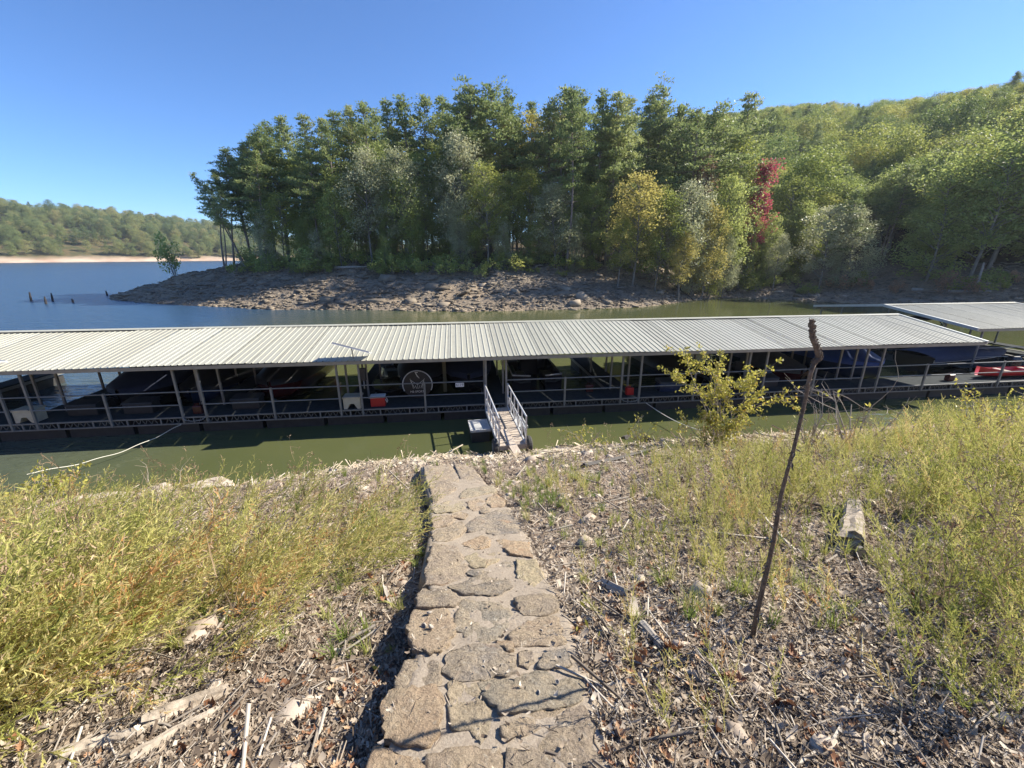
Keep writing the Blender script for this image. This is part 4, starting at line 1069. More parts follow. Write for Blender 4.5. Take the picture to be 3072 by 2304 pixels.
# shrubs along the top of the bare shore
for i in range(60):
    for _ in range(40):
        x = rngT.uniform(-44, 34); y = rngT.uniform(60, 76)
        d = float(poly_sd(np.array([x]), np.array([y]), POINT)[0])
        if 10.5 < d < 15: break
    lf = ['green', 'green', 'olive'][i % 3] if x < 12 else ['olive', 'yellow', 'pale'][i % 3]
    plant('bush', BUSHES[i % 3], (x, y, pz(x, y) - 0.05), rngT.uniform(1.2, 3.6), lf, rngT.uniform(0.8, 1.3), rngT.random() * 6.28, (0, 0),
          {'green': 'dark green', 'olive': 'olive', 'yellow': 'yellow', 'pale': 'pale'}[lf] + ' shrub below the trees above the '  + ('dark left part' if x < -15 else 'middle' if x < 8 else 'lit right part') + ' of the bare shore', 'shrubs at the foot of the trees on the point')
for i in range(26):
    for _ in range(40):
        x = rngT.uniform(36, 92); y = rngT.uniform(50, 84)
        d = float(poly_sd(np.array([x]), np.array([y]), POINT)[0])
        if 5 < d < 10: break
    plant('bush', BUSHES[i % 3], (x, y, pz(x, y) - 0.05), rngT.uniform(1.5, 3.5), ['green', 'olive', 'rust', 'green'][i % 4], rngT.uniform(0.8, 1.4), rngT.random() * 6.28, (0, 0),
          ['dark green', 'olive', 'rust coloured', 'dark green'][i % 4] + ' shrub on the shaded shore ' + ('at the head of the cove' if x < 50 else 'behind the second dock' if x < 68 else 'at the far right'), 'shrubs on the cove shore')
# the small tree growing on the bare tip
T = at_y(478, 700, 71.5)
plant('bush', BUSHES[1], (T.x + 1.0, 71.5, pz(T.x + 1.0, 71.5) - 0.2), T.z - pz(T.x + 1, 71.5), 'green', 0.5, 1.0, (0, -0.12), 'small leaning many stemmed tree alone on the bare tip of the point', None, 'small_tree')

FOREST_COL = {}
def forest_protos(key, leafm, pine_leaf):
    """crowns that the far woods repeat, kept out of the scene itself"""
    c = bpy.data.collections.new(key + '_crowns')
    src = [(BROADS[i][1], leafm, 14.0) for i in (0, 1, 2, 4, 5)] + [(PINES[i][1], pine_leaf, 22.0) for i in (0, 2)]
    for k, (me, m_, h_) in enumerate(src):
        me2 = me.copy(); me2.materials.clear(); me2.materials.append(m_)
        o = bpy.data.objects.new(f'{key}_crown_{k:02d}', me2); c.objects.link(o)
        me2.transform(Matrix.Scale(1.0 / h_, 4))
    return c
def forest(name, label, pts, Hs, wide, key, leafm, pine_leaf, pine_share, seed):
    rng = np.random.default_rng(seed); n = len(pts)
    me = bpy.data.meshes.new(name); me.vertices.add(n); me.vertices.foreach_set('co', np.asarray(pts, np.float32).ravel())
    idx = np.where(rng.random(n) < pine_share, rng.integers(5, 7, n), rng.integers(0, 5, n)).astype(np.int32)
    me.attributes.new('pick', 'INT', 'POINT').data.foreach_set('value', idx)
    sc = np.stack([Hs * wide, Hs * wide, Hs], 1).astype(np.float32)
    me.attributes.new('size', 'FLOAT_VECTOR', 'POINT').data.foreach_set('vector', sc.ravel())
    me.attributes.new('turn', 'FLOAT', 'POINT').data.foreach_set('value', (rng.random(n) * 6.28).astype(np.float32))
    ng = bpy.data.node_groups.new(name + '_scatter', 'GeometryNodeTree')
    ng.interface.new_socket('Geometry', in_out='INPUT', socket_type='NodeSocketGeometry'); ng.interface.new_socket('Geometry', in_out='OUTPUT', socket_type='NodeSocketGeometry')
    N = ng.nodes; gi = N.new('NodeGroupInput'); go = N.new('NodeGroupOutput'); ip = N.new('GeometryNodeInstanceOnPoints'); ci = N.new('GeometryNodeCollectionInfo')
    ci.inputs['Collection'].default_value = forest_protos(key, leafm, pine_leaf); ci.inputs['Separate Children'].default_value = True; ci.inputs['Reset Children'].default_value = True
    def attr(nm, typ):
        a = N.new('GeometryNodeInputNamedAttribute'); a.data_type = typ; a.inputs['Name'].default_value = nm; return a.outputs['Attribute']
    cx = N.new('ShaderNodeCombineXYZ'); L = ng.links.new
    L(attr('turn', 'FLOAT'), cx.inputs['Z']); er = N.new('FunctionNodeEulerToRotation'); L(cx.outputs[0], er.inputs[0])
    L(gi.outputs[0], ip.inputs['Points']); L(ci.outputs[0], ip.inputs['Instance']); ip.inputs['Pick Instance'].default_value = True
    L(attr('pick', 'INT'), ip.inputs['Instance Index']); L(er.outputs[0], ip.inputs['Rotation']); L(attr('size', 'FLOAT_VECTOR'), ip.inputs['Scale'])
    L(ip.outputs[0], go.inputs[0])
    o = link(name, me); md = o.modifiers.new('scatter', 'NODES'); md.node_group = ng
    return tag(o, label, 'forest', None, 'stuff')
LM['hill'] = leaf_mat('hillside_leaves', [(0, (0.13, 0.18, 0.06)), (0.3, (0.21, 0.27, 0.075)), (0.55, (0.32, 0.36, 0.09)), (0.8, (0.44, 0.43, 0.11)), (1, (0.54, 0.42, 0.14))], 0.45, 0.55, 0.75)
LM['hillpine'] = leaf_mat('hillside_needles', [(0, (0.10, 0.145, 0.06)), (0.5, (0.18, 0.23, 0.085)), (1, (0.28, 0.31, 0.12))], 0.45, 0.55, 0.6)
LM['farhill'] = leaf_mat('far_hill_leaves', [(0, (0.15, 0.20, 0.09)), (0.4, (0.24, 0.29, 0.11)), (0.7, (0.34, 0.36, 0.14)), (1, (0.46, 0.36, 0.17))], 0.45, 0.6, 0.75)
rngF = np.random.default_rng(5)
n = 3400
P = np.stack([rngF.uniform(25, 320, n), rngF.uniform(84, 340, n)], 1)
d = poly_sd(P[:, 0], P[:, 1], POINT)
keep = (d > 24) & (P[:, 0] / P[:, 1] < 1.75) & (P[:, 0] / P[:, 1] > 0.16)
keep &= ~((P[:, 1] < 100) & (P[:, 0] < 34))
P = P[keep]; z = point_z(P[:, 0], P[:, 1])
Hs = np.clip(np.exp(rngF.normal(2.62, 0.22, len(P))), 8, 22); Ws = rngF.uniform(3.0, 5.8, len(P))
spurs = np.exp(-(((P[:, 0] - 158) / 60) ** 2 + ((P[:, 1] - 105) / 60) ** 2))
ti = np.clip(rngF.normal(0.42, 0.17, len(P)) + 0.12 * fbm(P[:, 0] * .02, P[:, 1] * .02, 91, 2) + 0.08 * (P[:, 1] < 170) - 0.2 * (z > 40), 0.02, 1)
HX = [1900, 2200, 2330, 2450, 2600, 2750, 2850, 2950, 3072, 3400, 4200]; HYY = [330, 318, 300, 290, 288, 268, 250, 232, 222, 160, 60]
zt = z + Hs * 1.12; fz = P[:, 1] * CP - (zt - CAMZ) * SP; tpx = 1536 + FPX * P[:, 0] / fz; tpy = 1152 - FPX * (P[:, 1] * SP + (zt - CAMZ) * CP) / fz
over = np.interp(tpx, HX, HYY) - tpy
Hs = np.where(over > 0, np.maximum(Hs * 0.45, Hs - over / FPX * fz), Hs)
forest('hillside_forest', 'autumn wood covering the hill behind the cove', np.stack([P[:, 0], P[:, 1], z - 0.5], 1), Hs, rngF.uniform(0.85, 1.35, len(P)), 'hill', LM['hill'], LM['hillpine'], 0.25, 6)
n = 6500
P = np.stack([rngF.uniform(-760, 60, n), rngF.uniform(250, 820, n)], 1)
d = poly_sd(P[:, 0], P[:, 1], FAR)
keep = (d > 20) & (d < 330) & (P[:, 0] / P[:, 1] > -1.45) & (P[:, 0] / P[:, 1] < 0.0)
P = P[keep]; z = far_z(P[:, 0], P[:, 1])
forest('far_shore_forest', 'wooded hill on the far shore at the left', np.stack([P[:, 0], P[:, 1], z - 0.5], 1), np.exp(rngF.normal(2.5, 0.22, len(P))), rngF.uniform(1.0, 1.6, len(P)), 'far', LM['farhill'], LM['hillpine'], 0.2, 7)

# ------------------------------------------------------------------ rocks and driftwood on the shore of the point
M['shale'] = tint_mat('shale_rock', [(0, (0.08, 0.065, 0.052)), (0.35, (0.18, 0.15, 0.115)), (0.7, (0.34, 0.28, 0.21)), (1, (0.50, 0.40, 0.30))], 0.9, 0.2, 0.6, 6.0, 0, 2.0, 0.3)
def rock_batch(P, S, flat, tints, seed, zoff=0.0, yaw=None):
    """angular slabs: 8 jittered corners each; P (n,3), S (n,) size"""
    rng = np.random.default_rng(seed); n = len(P)
    base = np.array([(-1, -1, -1), (1, -1, -1), (1, 1, -1), (-1, 1, -1), (-1, -1, 1), (1, -1, 1), (1, 1, 1), (-1, 1, 1)], float)
    v = base[None] * (1 + rng.uniform(-0.45, 0.25, (n, 8, 3)))
    v *= np.stack([S * rng.uniform(0.7, 1.5, n), S * rng.uniform(0.5, 1.0, n), S * flat * rng.uniform(0.5, 1.5, n)], 1)[:, None, :]
    v[:, 4:, :2] *= rng.uniform(0.6, 0.95, (n, 1, 1))
    yw = rng.random(n) * 6.28 if yaw is None else yaw
    tx = rng.normal(0, 0.22, n); 
    c, s = np.cos(tx), np.sin(tx); y_, z_ = v[:, :, 1].copy(), v[:, :, 2].copy()
    v[:, :, 1] = c[:, None] * y_ - s[:, None] * z_; v[:, :, 2] = s[:, None] * y_ + c[:, None] * z_
    c, s = np.cos(yw), np.sin(yw); x_, y_ = v[:, :, 0].copy(), v[:, :, 1].copy()
    v[:, :, 0] = c[:, None] * x_ - s[:, None] * y_; v[:, :, 1] = s[:, None] * x_ + c[:, None] * y_
    v += P[:, None, :]
    q = np.array([(0, 3, 2, 1), (4, 5, 6, 7), (0, 1, 5, 4), (1, 2, 6, 5), (2, 3, 7, 6), (3, 0, 4, 7)])
    f = (q[None] + (np.arange(n) * 8)[:, None, None]).reshape(-1, 4)
    return v.reshape(-1, 3), f, np.repeat(tints, 8)
n = 70000
P = np.stack([rngF.uniform(-68, 95, n), rngF.uniform(40, 84, n)], 1)
d = poly_sd(P[:, 0], P[:, 1], POINT); keep = (d > -0.6) & (d < 15)
P = P[keep]; z = point_z(P[:, 0], P[:, 1])
S = np.exp(rngF.normal(-2.0, 0.55, len(P)))
clump = fbm(P[:, 0] * 0.12, P[:, 1] * 0.3, 44, 3)
ti = np.clip(rngF.normal(0.42, 0.2, len(P)) + 0.25 * clump, 0, 1)
v, f, a = rock_batch(np.stack([P[:, 0], P[:, 1], z + 0.02], 1), S, 0.17, ti, 8)
tag(link('shale_rubble', np_mesh('shale_rubble', v, f, [M['shale']], {'tint': a})), 'broken shale rubble on the bare shore of the wooded point', 'rubble', None, 'stuff')
rk = [(1165, 838, .9, 'dark'), (1300, 862, .8, 'dark'), (1450, 858, .7, 'flat grey'), (1500, 895, .65, 'grey'), (1518, 885, .7, 'brown'), (1545, 875, .6, 'brown'), (1700, 870, .9, 'tan'), (1740, 890, 1.0, 'tan'), (1722, 912, .8, 'tan'), (1980, 880, .9, 'grey'), (930, 845, .8, 'dark'), (790, 850, .7, 'dark'), (660, 865, .6, 'dark'), (1060, 820, .8, 'dark'), (1230, 905, 1.0, 'flat dark'), (1120, 903, 1.2, 'flat dark'), (980, 905, 1.1, 'flat dark')]
for i, (px, py, s_, ad) in enumerate(rk):
    for y in np.arange(50, 78, 0.1):                      # meet the slope
        p = at_y(px, py, y)
        if p.z <= pz(p.x, y): break
    v, f, a = rock_batch(np.array([[0, 0, 0.05]]), np.array([s_]), 0.42, np.array([0.45 if 'dark' in ad else 0.8]), 100 + i)
    o = link('boulder', np_mesh('boulder', v, f, [M['shale']], {'tint': a}), None, (p.x, y, pz(p.x, y)))
    pos = 'left' if px < 1000 else ('middle' if px < 1600 else 'right')
    tag(o, f'{ad} shale block lying on the {pos} part of the bare shore below the trees', 'rock', 'loose blocks on the shore of the point')
M['drift'] = mat('grey_driftwood', (0.42, 0.38, 0.33), (0.26, 0.23, 0.20), 0.9, 0, 3, 0.6, 30, stretch=(1, 1, 1))
def logpx(name, pts, r0, r1, label, cat='log', m='drift', n=7):
    q = []
    for (px, py) in pts:
        for y in np.arange(50, 85, 0.1):
            p = at_y(px, py, y)
            if p.z <= pz(p.x, y) + r0: break
        q.append(Vector((p.x, y, p.z)))
    o_ = q[0].copy(); tag(MB().tube([p - o_ for p in q], [lerp(r0, r1, i / (len(q) - 1)) for i in range(len(q))], n).build(name, M[m], None, o_), label, cat)
logpx('drift_log', [(1005, 803), (1055, 801), (1100, 800)], 0.22, 0.10, 'straight pale drift log at the top of the bare shore')
logpx('drift_log', [(1240, 790), (1290, 789), (1330, 798), (1350, 812)], 0.22, 0.08, 'forked pale driftwood at the top of the bare shore near the middle')
logpx('drift_log', [(1995, 835), (2040, 868), (2085, 905)], 0.16, 0.10, 'long dark pole slanting down the bare shore to the water', m='dark_wood')
logpx('drift_log', [(2735, 868), (2850, 874), (2975, 874)], 0.25, 0.15, 'long log lying along the shaded shore behind the second dock')
p = at_y(2932, 850, 60); 
tag(MB().tube([(0, 0, -0.5), (0.02, 0, 1.5), (0, 0, 3.0)], [0.16, 0.14, 0.10], 8).build('dead_trunk', M['drift'], None, (p.x, 60, pz(p.x, 60))), 'grey dead trunk standing on the shaded shore at the right', 'stump')
for px, py in ((2120, 905), (2112, 908)):
    p = at_z(px, py, 0)
    tag(MB().tube([(0, 0, -0.5), (0.2, 0, 0.7), (0.5 if px > 2115 else -0.5, 0.1, 1.6)], [0.08, 0.06, 0.03], 6).build('drowned_branch', M['dark_wood'], None, p), 'dark drowned branch rising from the water by the bare shore' if px > 2115 else 'second dark branch leaning left from the water by the bare shore', 'branch')
# ------------------------------------------------------------------ stone path
t = NT('path_mortar')
v = t.coord('Object')
M['mortar'] = t.done(t.bsdf(t.mix(0.5, t.ramp([(0.3, (0.25, 0.205, 0.16)), (0.7, (0.37, 0.305, 0.24))], t.noise(v, 3, 5)), t.ramp([(0.35, (0.21, 0.17, 0.13)), (0.65, (0.44, 0.375, 0.30))], t.noise(v, 55, 6, 0.7))), 0.95, 0, t.bump(t.noise(v, 70, 6, 0.7), 0.7, 0.012), 0.15))
t = NT('path_sandstone')
v = t.coord('Object'); oi = t.n('ShaderNodeObjectInfo')
base = t.ramp([(0.0, (0.27, 0.235, 0.20)), (0.25, (0.44, 0.345, 0.255)), (0.45, (0.50, 0.36, 0.24)), (0.65, (0.30, 0.27, 0.24)), (0.85, (0.50, 0.42, 0.27)), (1.0, (0.40, 0.32, 0.25))], oi.outputs['Random'])
big = t.noise(v, 5, 6, 0.7); fine = t.noise(v, 45, 8, 0.75)
c = t.mix(t.ramp([(0.40, (0, 0, 0)), (0.62, (0.75, 0.75, 0.75))], big), base, (0.50, 0.40, 0.28))
c = t.mix(t.ramp([(0.60, (0, 0, 0)), (0.70, (0.5, 0.5, 0.5))], t.noise(v, 3.1, 4)), c, (0.48, 0.28, 0.17))
c = t.mix(0.8, c, t.ramp([(0.30, (0.30, 0.29, 0.28)), (0.55, (0.95, 0.95, 0.95)), (0.7, (1.1, 1.1, 1.1))], fine), 'MULTIPLY')
c = t.mix(t.ramp([(0.60, (0, 0, 0)), (0.72, (0.55, 0.55, 0.55))], t.noise(v, 17, 5)), c, (0.62, 0.56, 0.46))
hgt = t.math('ADD', t.math('MULTIPLY', big, 2.2), fine)
M['pathstone'] = t.done(t.bsdf(c, 0.92, 0, t.bump(hgt, 1.0, 0.035), 0.2))
SLAB = 0.008                                              # mortar top lies this far under the stone tops
path = MB(); yy = np.concatenate([np.arange(-3.0, 8.9, 0.06), [8.95]])
rngP = np.random.default_rng(41)
NX = 26; V = []
jl = np.cumsum(rngP.normal(0, 0.012, len(yy))); jl -= np.linspace(jl[0], jl[-1], len(jl)); jl = jl * 2.2; jr = np.roll(jl, 40)
for i, y in enumerate(yy):
    a = float(path_l(y)) + float(np.clip(jl[i], -.05, .05)); b = float(path_r(y)) + float(np.clip(jr[i], -.05, .05)) + 0.035 * float(fbm(np.array(y * 5.0), np.array(1.0), 7, 3)); z = float(path_z(y)) - SLAB
    row = [(a - 0.13 + rngP.normal(0, 0.012), y, z - 0.55), (a - 0.05 + rngP.normal(0, 0.01), y, z - 0.25), (a - 0.012, y, z - 0.05)]
    for k in range(NX + 1):
        x = lerp(a, b, k / NX); row.append((x, y, z + 0.016 * float(fbm(np.array(x * 9.0), np.array(y * 9.0), 61, 3)) - (0.012 if k in (0, NX) else 0)))
    row += [(b + 0.012, y, z - 0.05), (b + 0.05, y, z - 0.3)]
    V.append(row)
V = np.array(V); ny, nx = V.shape[:2]
po = tag(link('stone_path', np_mesh('stone_path', V.reshape(-1, 3), grid_faces(ny, nx), [M['mortar']], smooth_shade=True)), kind='structure')
end = MB(); a_, b_ = float(path_l(8.95)), float(path_r(8.95)); ze = float(path_z(8.95)) - SLAB
r2 = [((600, 110), (780, 90), (830, 180), (820, 260), (700, 330), (665, 370), (640, 260), (610, 180)), ((795, 88), (930, 130), (1000, 205), (1010, 228), (870, 245), (840, 180)),
 ((885, 258), (1060, 235), (1080, 275), (930, 308), (845, 322), (840, 300)), ((1022, 303), (1080, 288), (1135, 340), (1135, 372), (1050, 378), (1018, 350)), ((888, 345), (960, 322), (1008, 342), (998, 385), (930, 402), (893, 375)),
 ((770, 335), (868, 340), (872, 385), (800, 412), (680, 418), (658, 395), (710, 360)), ((972, 402), (1012, 372), (1038, 387), (1020, 413), (985, 418)), ((788, 430), (850, 412), (888, 430), (868, 458), (812, 450)),
 ((655, 450), (770, 440), (800, 468), (750, 503), (660, 513)), ((690, 530), (850, 472), (878, 528), (800, 588), (730, 603), (670, 598), (662, 560)),
 ((1000, 430), (1150, 398), (1195, 450), (1235, 545), (1080, 558), (960, 538), (902, 548), (882, 500)), ((852, 620), (990, 578), (1038, 605), (1028, 640), (940, 658)), ((1078, 600), (1262, 580), (1320, 715), (1240, 700), (1172, 693), (1132, 650)),
 ((872, 710), (950, 682), (1098, 682), (1088, 730), (1000, 778), (922, 773)), ((660, 630), (820, 642), (875, 760), (878, 848), (760, 878), (615, 895), (615, 830), (640, 720)), ((1128, 750), (1200, 737), (1208, 760), (1160, 773)),
 ((1212, 735), (1345, 742), (1395, 840), (1390, 895), (1290, 962), (1245, 870)), ((880, 872), (1000, 805), (1110, 812), (1185, 900), (1090, 955), (862, 960), (768, 900)), ((912, 802), (988, 806), (984, 824), (902, 824)),
 ((595, 920), (750, 925), (845, 985), (800, 1038), (680, 1043), (555, 1046), (570, 980)), ((855, 1000), (960, 1012), (1148, 1012), (1168, 1120), (1138, 1180), (1030, 1276), (940, 1268), (912, 1230), (808, 1180), (822, 1080)),
 ((1205, 990), (1390, 958), (1480, 985), (1480, 1060), (1400, 1092), (1272, 1092), (1243, 1060)), ((1162, 1240), (1290, 1133), (1478, 1112), (1528, 1283), (1360, 1283), (1217, 1297)), ((535, 1062), (755, 1062), (795, 1180), (757, 1290), (640, 1355), (545, 1308), (508, 1220), (513, 1120)),
 ((1088, 1267), (1150, 1267), (1188, 1328), (1150, 1338)), ((780, 1342), (960, 1303), (1110, 1312), (1198, 1400), (1217, 1478), (900, 1517), (802, 1512), (733, 1470)), ((1237, 1352), (1310, 1342), (1318, 1400), (1290, 1438), (1242, 1420)), ((1402, 1370), (1528, 1322), (1570, 1420), (1382, 1448), (1378, 1400))]
r4 = [((700, 622), (840, 602), (915, 660), (925, 758), (895, 795), (645, 802), (655, 720)), ((595, 830), (898, 812), (945, 900), (897, 1130), (860, 1185), (640, 1148), (575, 1118), (556, 980)), ((993, 772), (1168, 772), (1236, 920), (1256, 1080), (1190, 1156), (1122, 1067), (1023, 1077), (1003, 960)),
 ((1193, 762), (1600, 693), (1700, 653), (1845, 692), (1880, 790), (1862, 878), (1800, 907), (1590, 937), (1322, 966), (1253, 890)), ((1343, 1062), (1600, 955), (1745, 935), (1560, 1062), (1392, 1146)), ((1705, 1003), (1885, 945), (1985, 1240), (1940, 1330), (1742, 1298), (1595, 1218), (1625, 1130)),
 ((505, 1215), (760, 1282), (825, 1336), (800, 1440), (430, 1430), (470, 1320)), ((855, 1255), (1040, 1225), (1300, 1205), (1350, 1336), (1300, 1440), (850, 1440)), ((1385, 1225), (1560, 1235), (1700, 1325), (1640, 1440), (1380, 1440))]
polys = [[(1000 + x / 2.212, 1350 + y / 2.212) for x, y in p] for p in r2] + [[(900 + x / 2.212, 1700 + y / 2.212) for x, y in p] for p in r4]
wpolys = [[path_at(*q) for q in p] for p in polys]
for (cx, cy, rx, ry) in ((-0.3, 0.72, .17, .15), (0.1, 0.70, .18, .13), (-0.1, 0.38, .2, .14), (0.25, 0.30, .11, .15), (-0.42, 0.35, .1, .16), (-0.3, -0.05, .2, .18), (0.15, -0.1, .2, .2)):
    wpolys.append([Vector((cx + rx * math.cos(a), cy + ry * math.sin(a), 0)) * 1 for a in [k * 2 * math.pi / 7 + 0.2 * math.sin(k * 5 + cx * 9) for k in range(7)]])
def stone_mesh(poly, seed):
    rng = np.random.default_rng(seed)
    c = sum((Vector((p.x, p.y, 0)) for p in poly), Vector()) / len(poly)
    pts = []
    for i in range(len(poly)):
        a, b = poly[i], poly[(i + 1) % len(poly)]; L = math.hypot(b.x - a.x, b.y - a.y); n = max(2, int(L / 0.028))
        n = min(n, 10)
        for k in range(n):
            f = k / n; q = Vector((lerp(a.x, b.x, f), lerp(a.y, b.y, f), 0)) - c
            j = 0.0 if k == 0 else rng.normal(0, 0.009)
            q *= (1 + (j + 0.017) / max(q.length, .03)); q *= (0.985 if k == 0 else 1.0); pts.append(q)
    n = len(pts); rings = []; h0 = rng.uniform(-0.004, 0.010); tx, ty = rng.normal(0, 0.03), rng.normal(0, 0.03)
    for s_, h in ((1.0, -0.05), (1.0, -0.007), (0.985, -0.001), (0.86, 0.002), (0.66, 0.004), (0.44, 0.004), (0.22, 0.004)):
        row = []
        for p in pts:
            x, y = c.x + p.x * s_, c.y + p.y * s_
            z = float(path_z(y)) + h + h0 + tx * p.x * s_ + ty * p.y * s_
            if s_ < 0.99: z += 0.026 * float(fbm(np.array(x * 8), np.array(y * 8), seed, 4)) + 0.010 * float(vnoise(np.array(x * 40), np.array(y * 40), seed))
            row.append((x - c.x, y - c.y, z))
        rings.append(row)
    m = MB(); m.loft(rings, True, False); b = (len(rings) - 1) * n
    m.v.append((0, 0, sum(r[2] for r in rings[-1]) / n)); k = len(m.v) - 1
    for i in range(n): m.f.append((b + i, b + (i + 1) % n, k)); m.m.append(0)
    return m, c
for i, p in enumerate(wpolys):
    m, c = stone_mesh(p, 300 + i)
    m.build('stone', M['pathstone'], po, (c.x, c.y, 0), None, True)

# ------------------------------------------------------------------ leaf litter, twigs and debris
def rot_place(v, pos, yaw, phi, th, sc):
    """v (k,3) prototype -> (n,k,3): yaw, then tilt by th towards phi, scale, move"""
    n = len(pos); c, s = np.cos(yaw)[:, None], np.sin(yaw)[:, None]
    x = c * v[None, :, 0] - s * v[None, :, 1]; y = s * v[None, :, 0] + c * v[None, :, 1]; z = np.broadcast_to(v[None, :, 2], x.shape)
    cp, sp = np.cos(phi)[:, None], np.sin(phi)[:, None]; ct, st = np.cos(th)[:, None], np.sin(th)[:, None]
    u = cp * x + sp * y; w = -sp * x + cp * y
    u2 = ct * u + st * z; z2 = -st * u + ct * z
    x = cp * u2 - sp * w; y = sp * u2 + cp * w
    return np.stack([x, y, z2], 2) * sc[:, None, None] + pos[:, None, :]
rngL = np.random.default_rng(91)
def scatter_bank(n, xr, yr, power=1.0):
    """points on the near bank, denser towards the camera"""
    u = rngL.random(n)
    y = yr[0] * (yr[1] / yr[0]) ** u if power else rngL.uniform(*yr, n)
    hw = np.maximum(1.6, 1.28 * y + 0.6)
    x = rngL.uniform(-1, 1, n) * hw
    return x, y
def off_path(x, y, m=0.02): return (x < path_l(y) - m) | (x > path_r(y) + m) | (y > 8.95)
M['litter'] = tint_mat('dry_leaf_litter', [(0, (0.045, 0.033, 0.025)), (0.25, (0.15, 0.11, 0.08)), (0.5, (0.34, 0.27, 0.20)), (0.75, (0.50, 0.42, 0.33)), (0.95, (0.66, 0.58, 0.47)), (1, (0.42, 0.20, 0.10))], 0.8, 0.3, 0, 30, 0.12, 14, 0.12)
# curled strip prototypes
def strip(l, w, curl):
    return np.array([(-l, -w, curl), (0, -w * 1.2, 0), (0, w * 1.2, 0.0), (-l, w, curl * 0.6), (l, -w * .5, curl * 0.8), (l, w * .5, curl)], float)
strip_f = np.array([(0, 1, 2, 3), (1, 4, 5, 2)])
def batch(protos, n_each, xyf, size, tintf, tiltmax, zoff, name, label, cat, material):
    VV, FF, TT = [], [], []; off = 0
    for pr, pf in protos:
        x, y = xyf(n_each); n = len(x)
        z = bank_z(x, y)
        pos = np.stack([x, y, z + rngL.uniform(*zoff, n)], 1)
        v = rot_place(pr, pos, rngL.random(n) * 6.28, rngL.random(n) * 6.28, np.abs(rngL.normal(0, tiltmax, n)), size(n, y))
        k = len(pr); VV.append(v.reshape(-1, 3)); FF.append((pf[None] + (np.arange(n) * k)[:, None, None]).reshape(-1, pf.shape[1]) + off); off += n * k
        TT.append(np.repeat(tintf(n, x, y), k))
    return tag(link(name, np_mesh(name, np.concatenate(VV), np.concatenate(FF), [material], {'tint': np.concatenate(TT)})), label, cat, None, 'stuff')
def lit_xy(n):
    x, y = scatter_bank(n, None, (1.0, 13.2)); k = off_path(x, y, -0.05 * rngL.random(len(x))) & (y < shore_y(x) - 0.15); return x[k], y[k]
bits = [(strip(.024, .0030, .008), strip_f), (strip(.036, .0019, .006), strip_f), (strip(.015, .0058, .009), strip_f), (strip(.019, .0075, .014), strip_f), (strip(.048, .0020, .010), strip_f), (strip(.012, .0045, .004), strip_f)]
batch(bits, 29000, lit_xy, lambda n, y: np.exp(rngL.normal(0, 0.38, n)) * (0.60 + 0.10 * y), lambda n, x, y: np.clip(rngL.normal(0.42, 0.26, n) + 0.2 * fbm(x, y, 71, 2), 0, 0.96), 0.42, (-0.004, 0.03), 'leaf_litter', 'grey brown dry litter covering the bank beside the path', 'leaf litter', M['litter'])
# larger brown leaves in drifts
def leaf_shape(l, w, curl):
    """lobed oak leaf outline with a raised rim and a sunken midrib"""
    P = [(-l, 0, curl * .6)]; up = []; dn = []
    for k, (fx, fw) in enumerate(((-.62, .55), (-.48, .30), (-.22, .95), (-.05, .42), (.22, 1.0), (.40, .45), (.62, .72), (.80, .30))):
        up.append((fx * l, fw * w, curl * (.9 * fw ** 2 * (1 + .5 * math.sin(k * 2.1)) + .35 * fx * fx))); dn.append((fx * l, -fw * w * .92, curl * (.7 * fw ** 2 * (1 - .4 * math.sin(k * 1.7)) + .35 * fx * fx)))
    P += up + [(l, 0, curl * .7)] + dn[::-1] + [(-.4 * l, 0, -.05 * curl), (.3 * l, 0, -.05 * curl)]
    return np.array(P, float)
_n = 18
leaf_f = np.array([((_n if (k < 4 or k >= 14) else _n + 1), k, (k + 1) % _n) for k in range(_n)] + [(_n, 4, _n + 1), (_n, _n + 1, 14)])
M['brown_leaf'] = tint_mat('brown_oak_leaf', [(0, (0.13, 0.06, 0.035)), (0.35, (0.28, 0.13, 0.065)), (0.65, (0.42, 0.25, 0.14)), (0.85, (0.52, 0.38, 0.24)), (1, (0.55, 0.46, 0.34))], 0.6, 0.35, 0, 30, 0.2, 30, 0.2)
def drift_xy(n):
    x, y = scatter_bank(n * 3, None, (1.0, 7.0))
    dl = path_l(y) - x; dr = x - path_r(y)
    w = np.exp(-np.clip(dl, 0, 9) / 0.7) * (dl > 0.0) * 1.3 + 0.40 * np.exp(-np.clip(dr, 0, 9) / 1.2) * (dr > 0) + 0.05
    w *= 0.25 + 1.3 * (fbm(x * 1.3, y * 1.3, 83, 2) > 0.05)
    k = (rngL.random(len(x)) < w) & off_path(x, y); return x[k][:n], y[k][:n]
batch([(leaf_shape(.030, .019, .020), leaf_f), (leaf_shape(.036, .018, .030), leaf_f), (leaf_shape(.024, .017, .012), leaf_f)], 480, drift_xy, lambda n, y: np.exp(rngL.normal(0, 0.25, n)) * (0.75 + 0.05 * y), lambda n, x, y: np.clip(rngL.normal(0.5, 0.25, n), 0, 1), 0.5, (0.006, 0.035), 'fallen_leaves', 'drifts of brown oak leaves along the path edges', 'leaves', M['brown_leaf'])
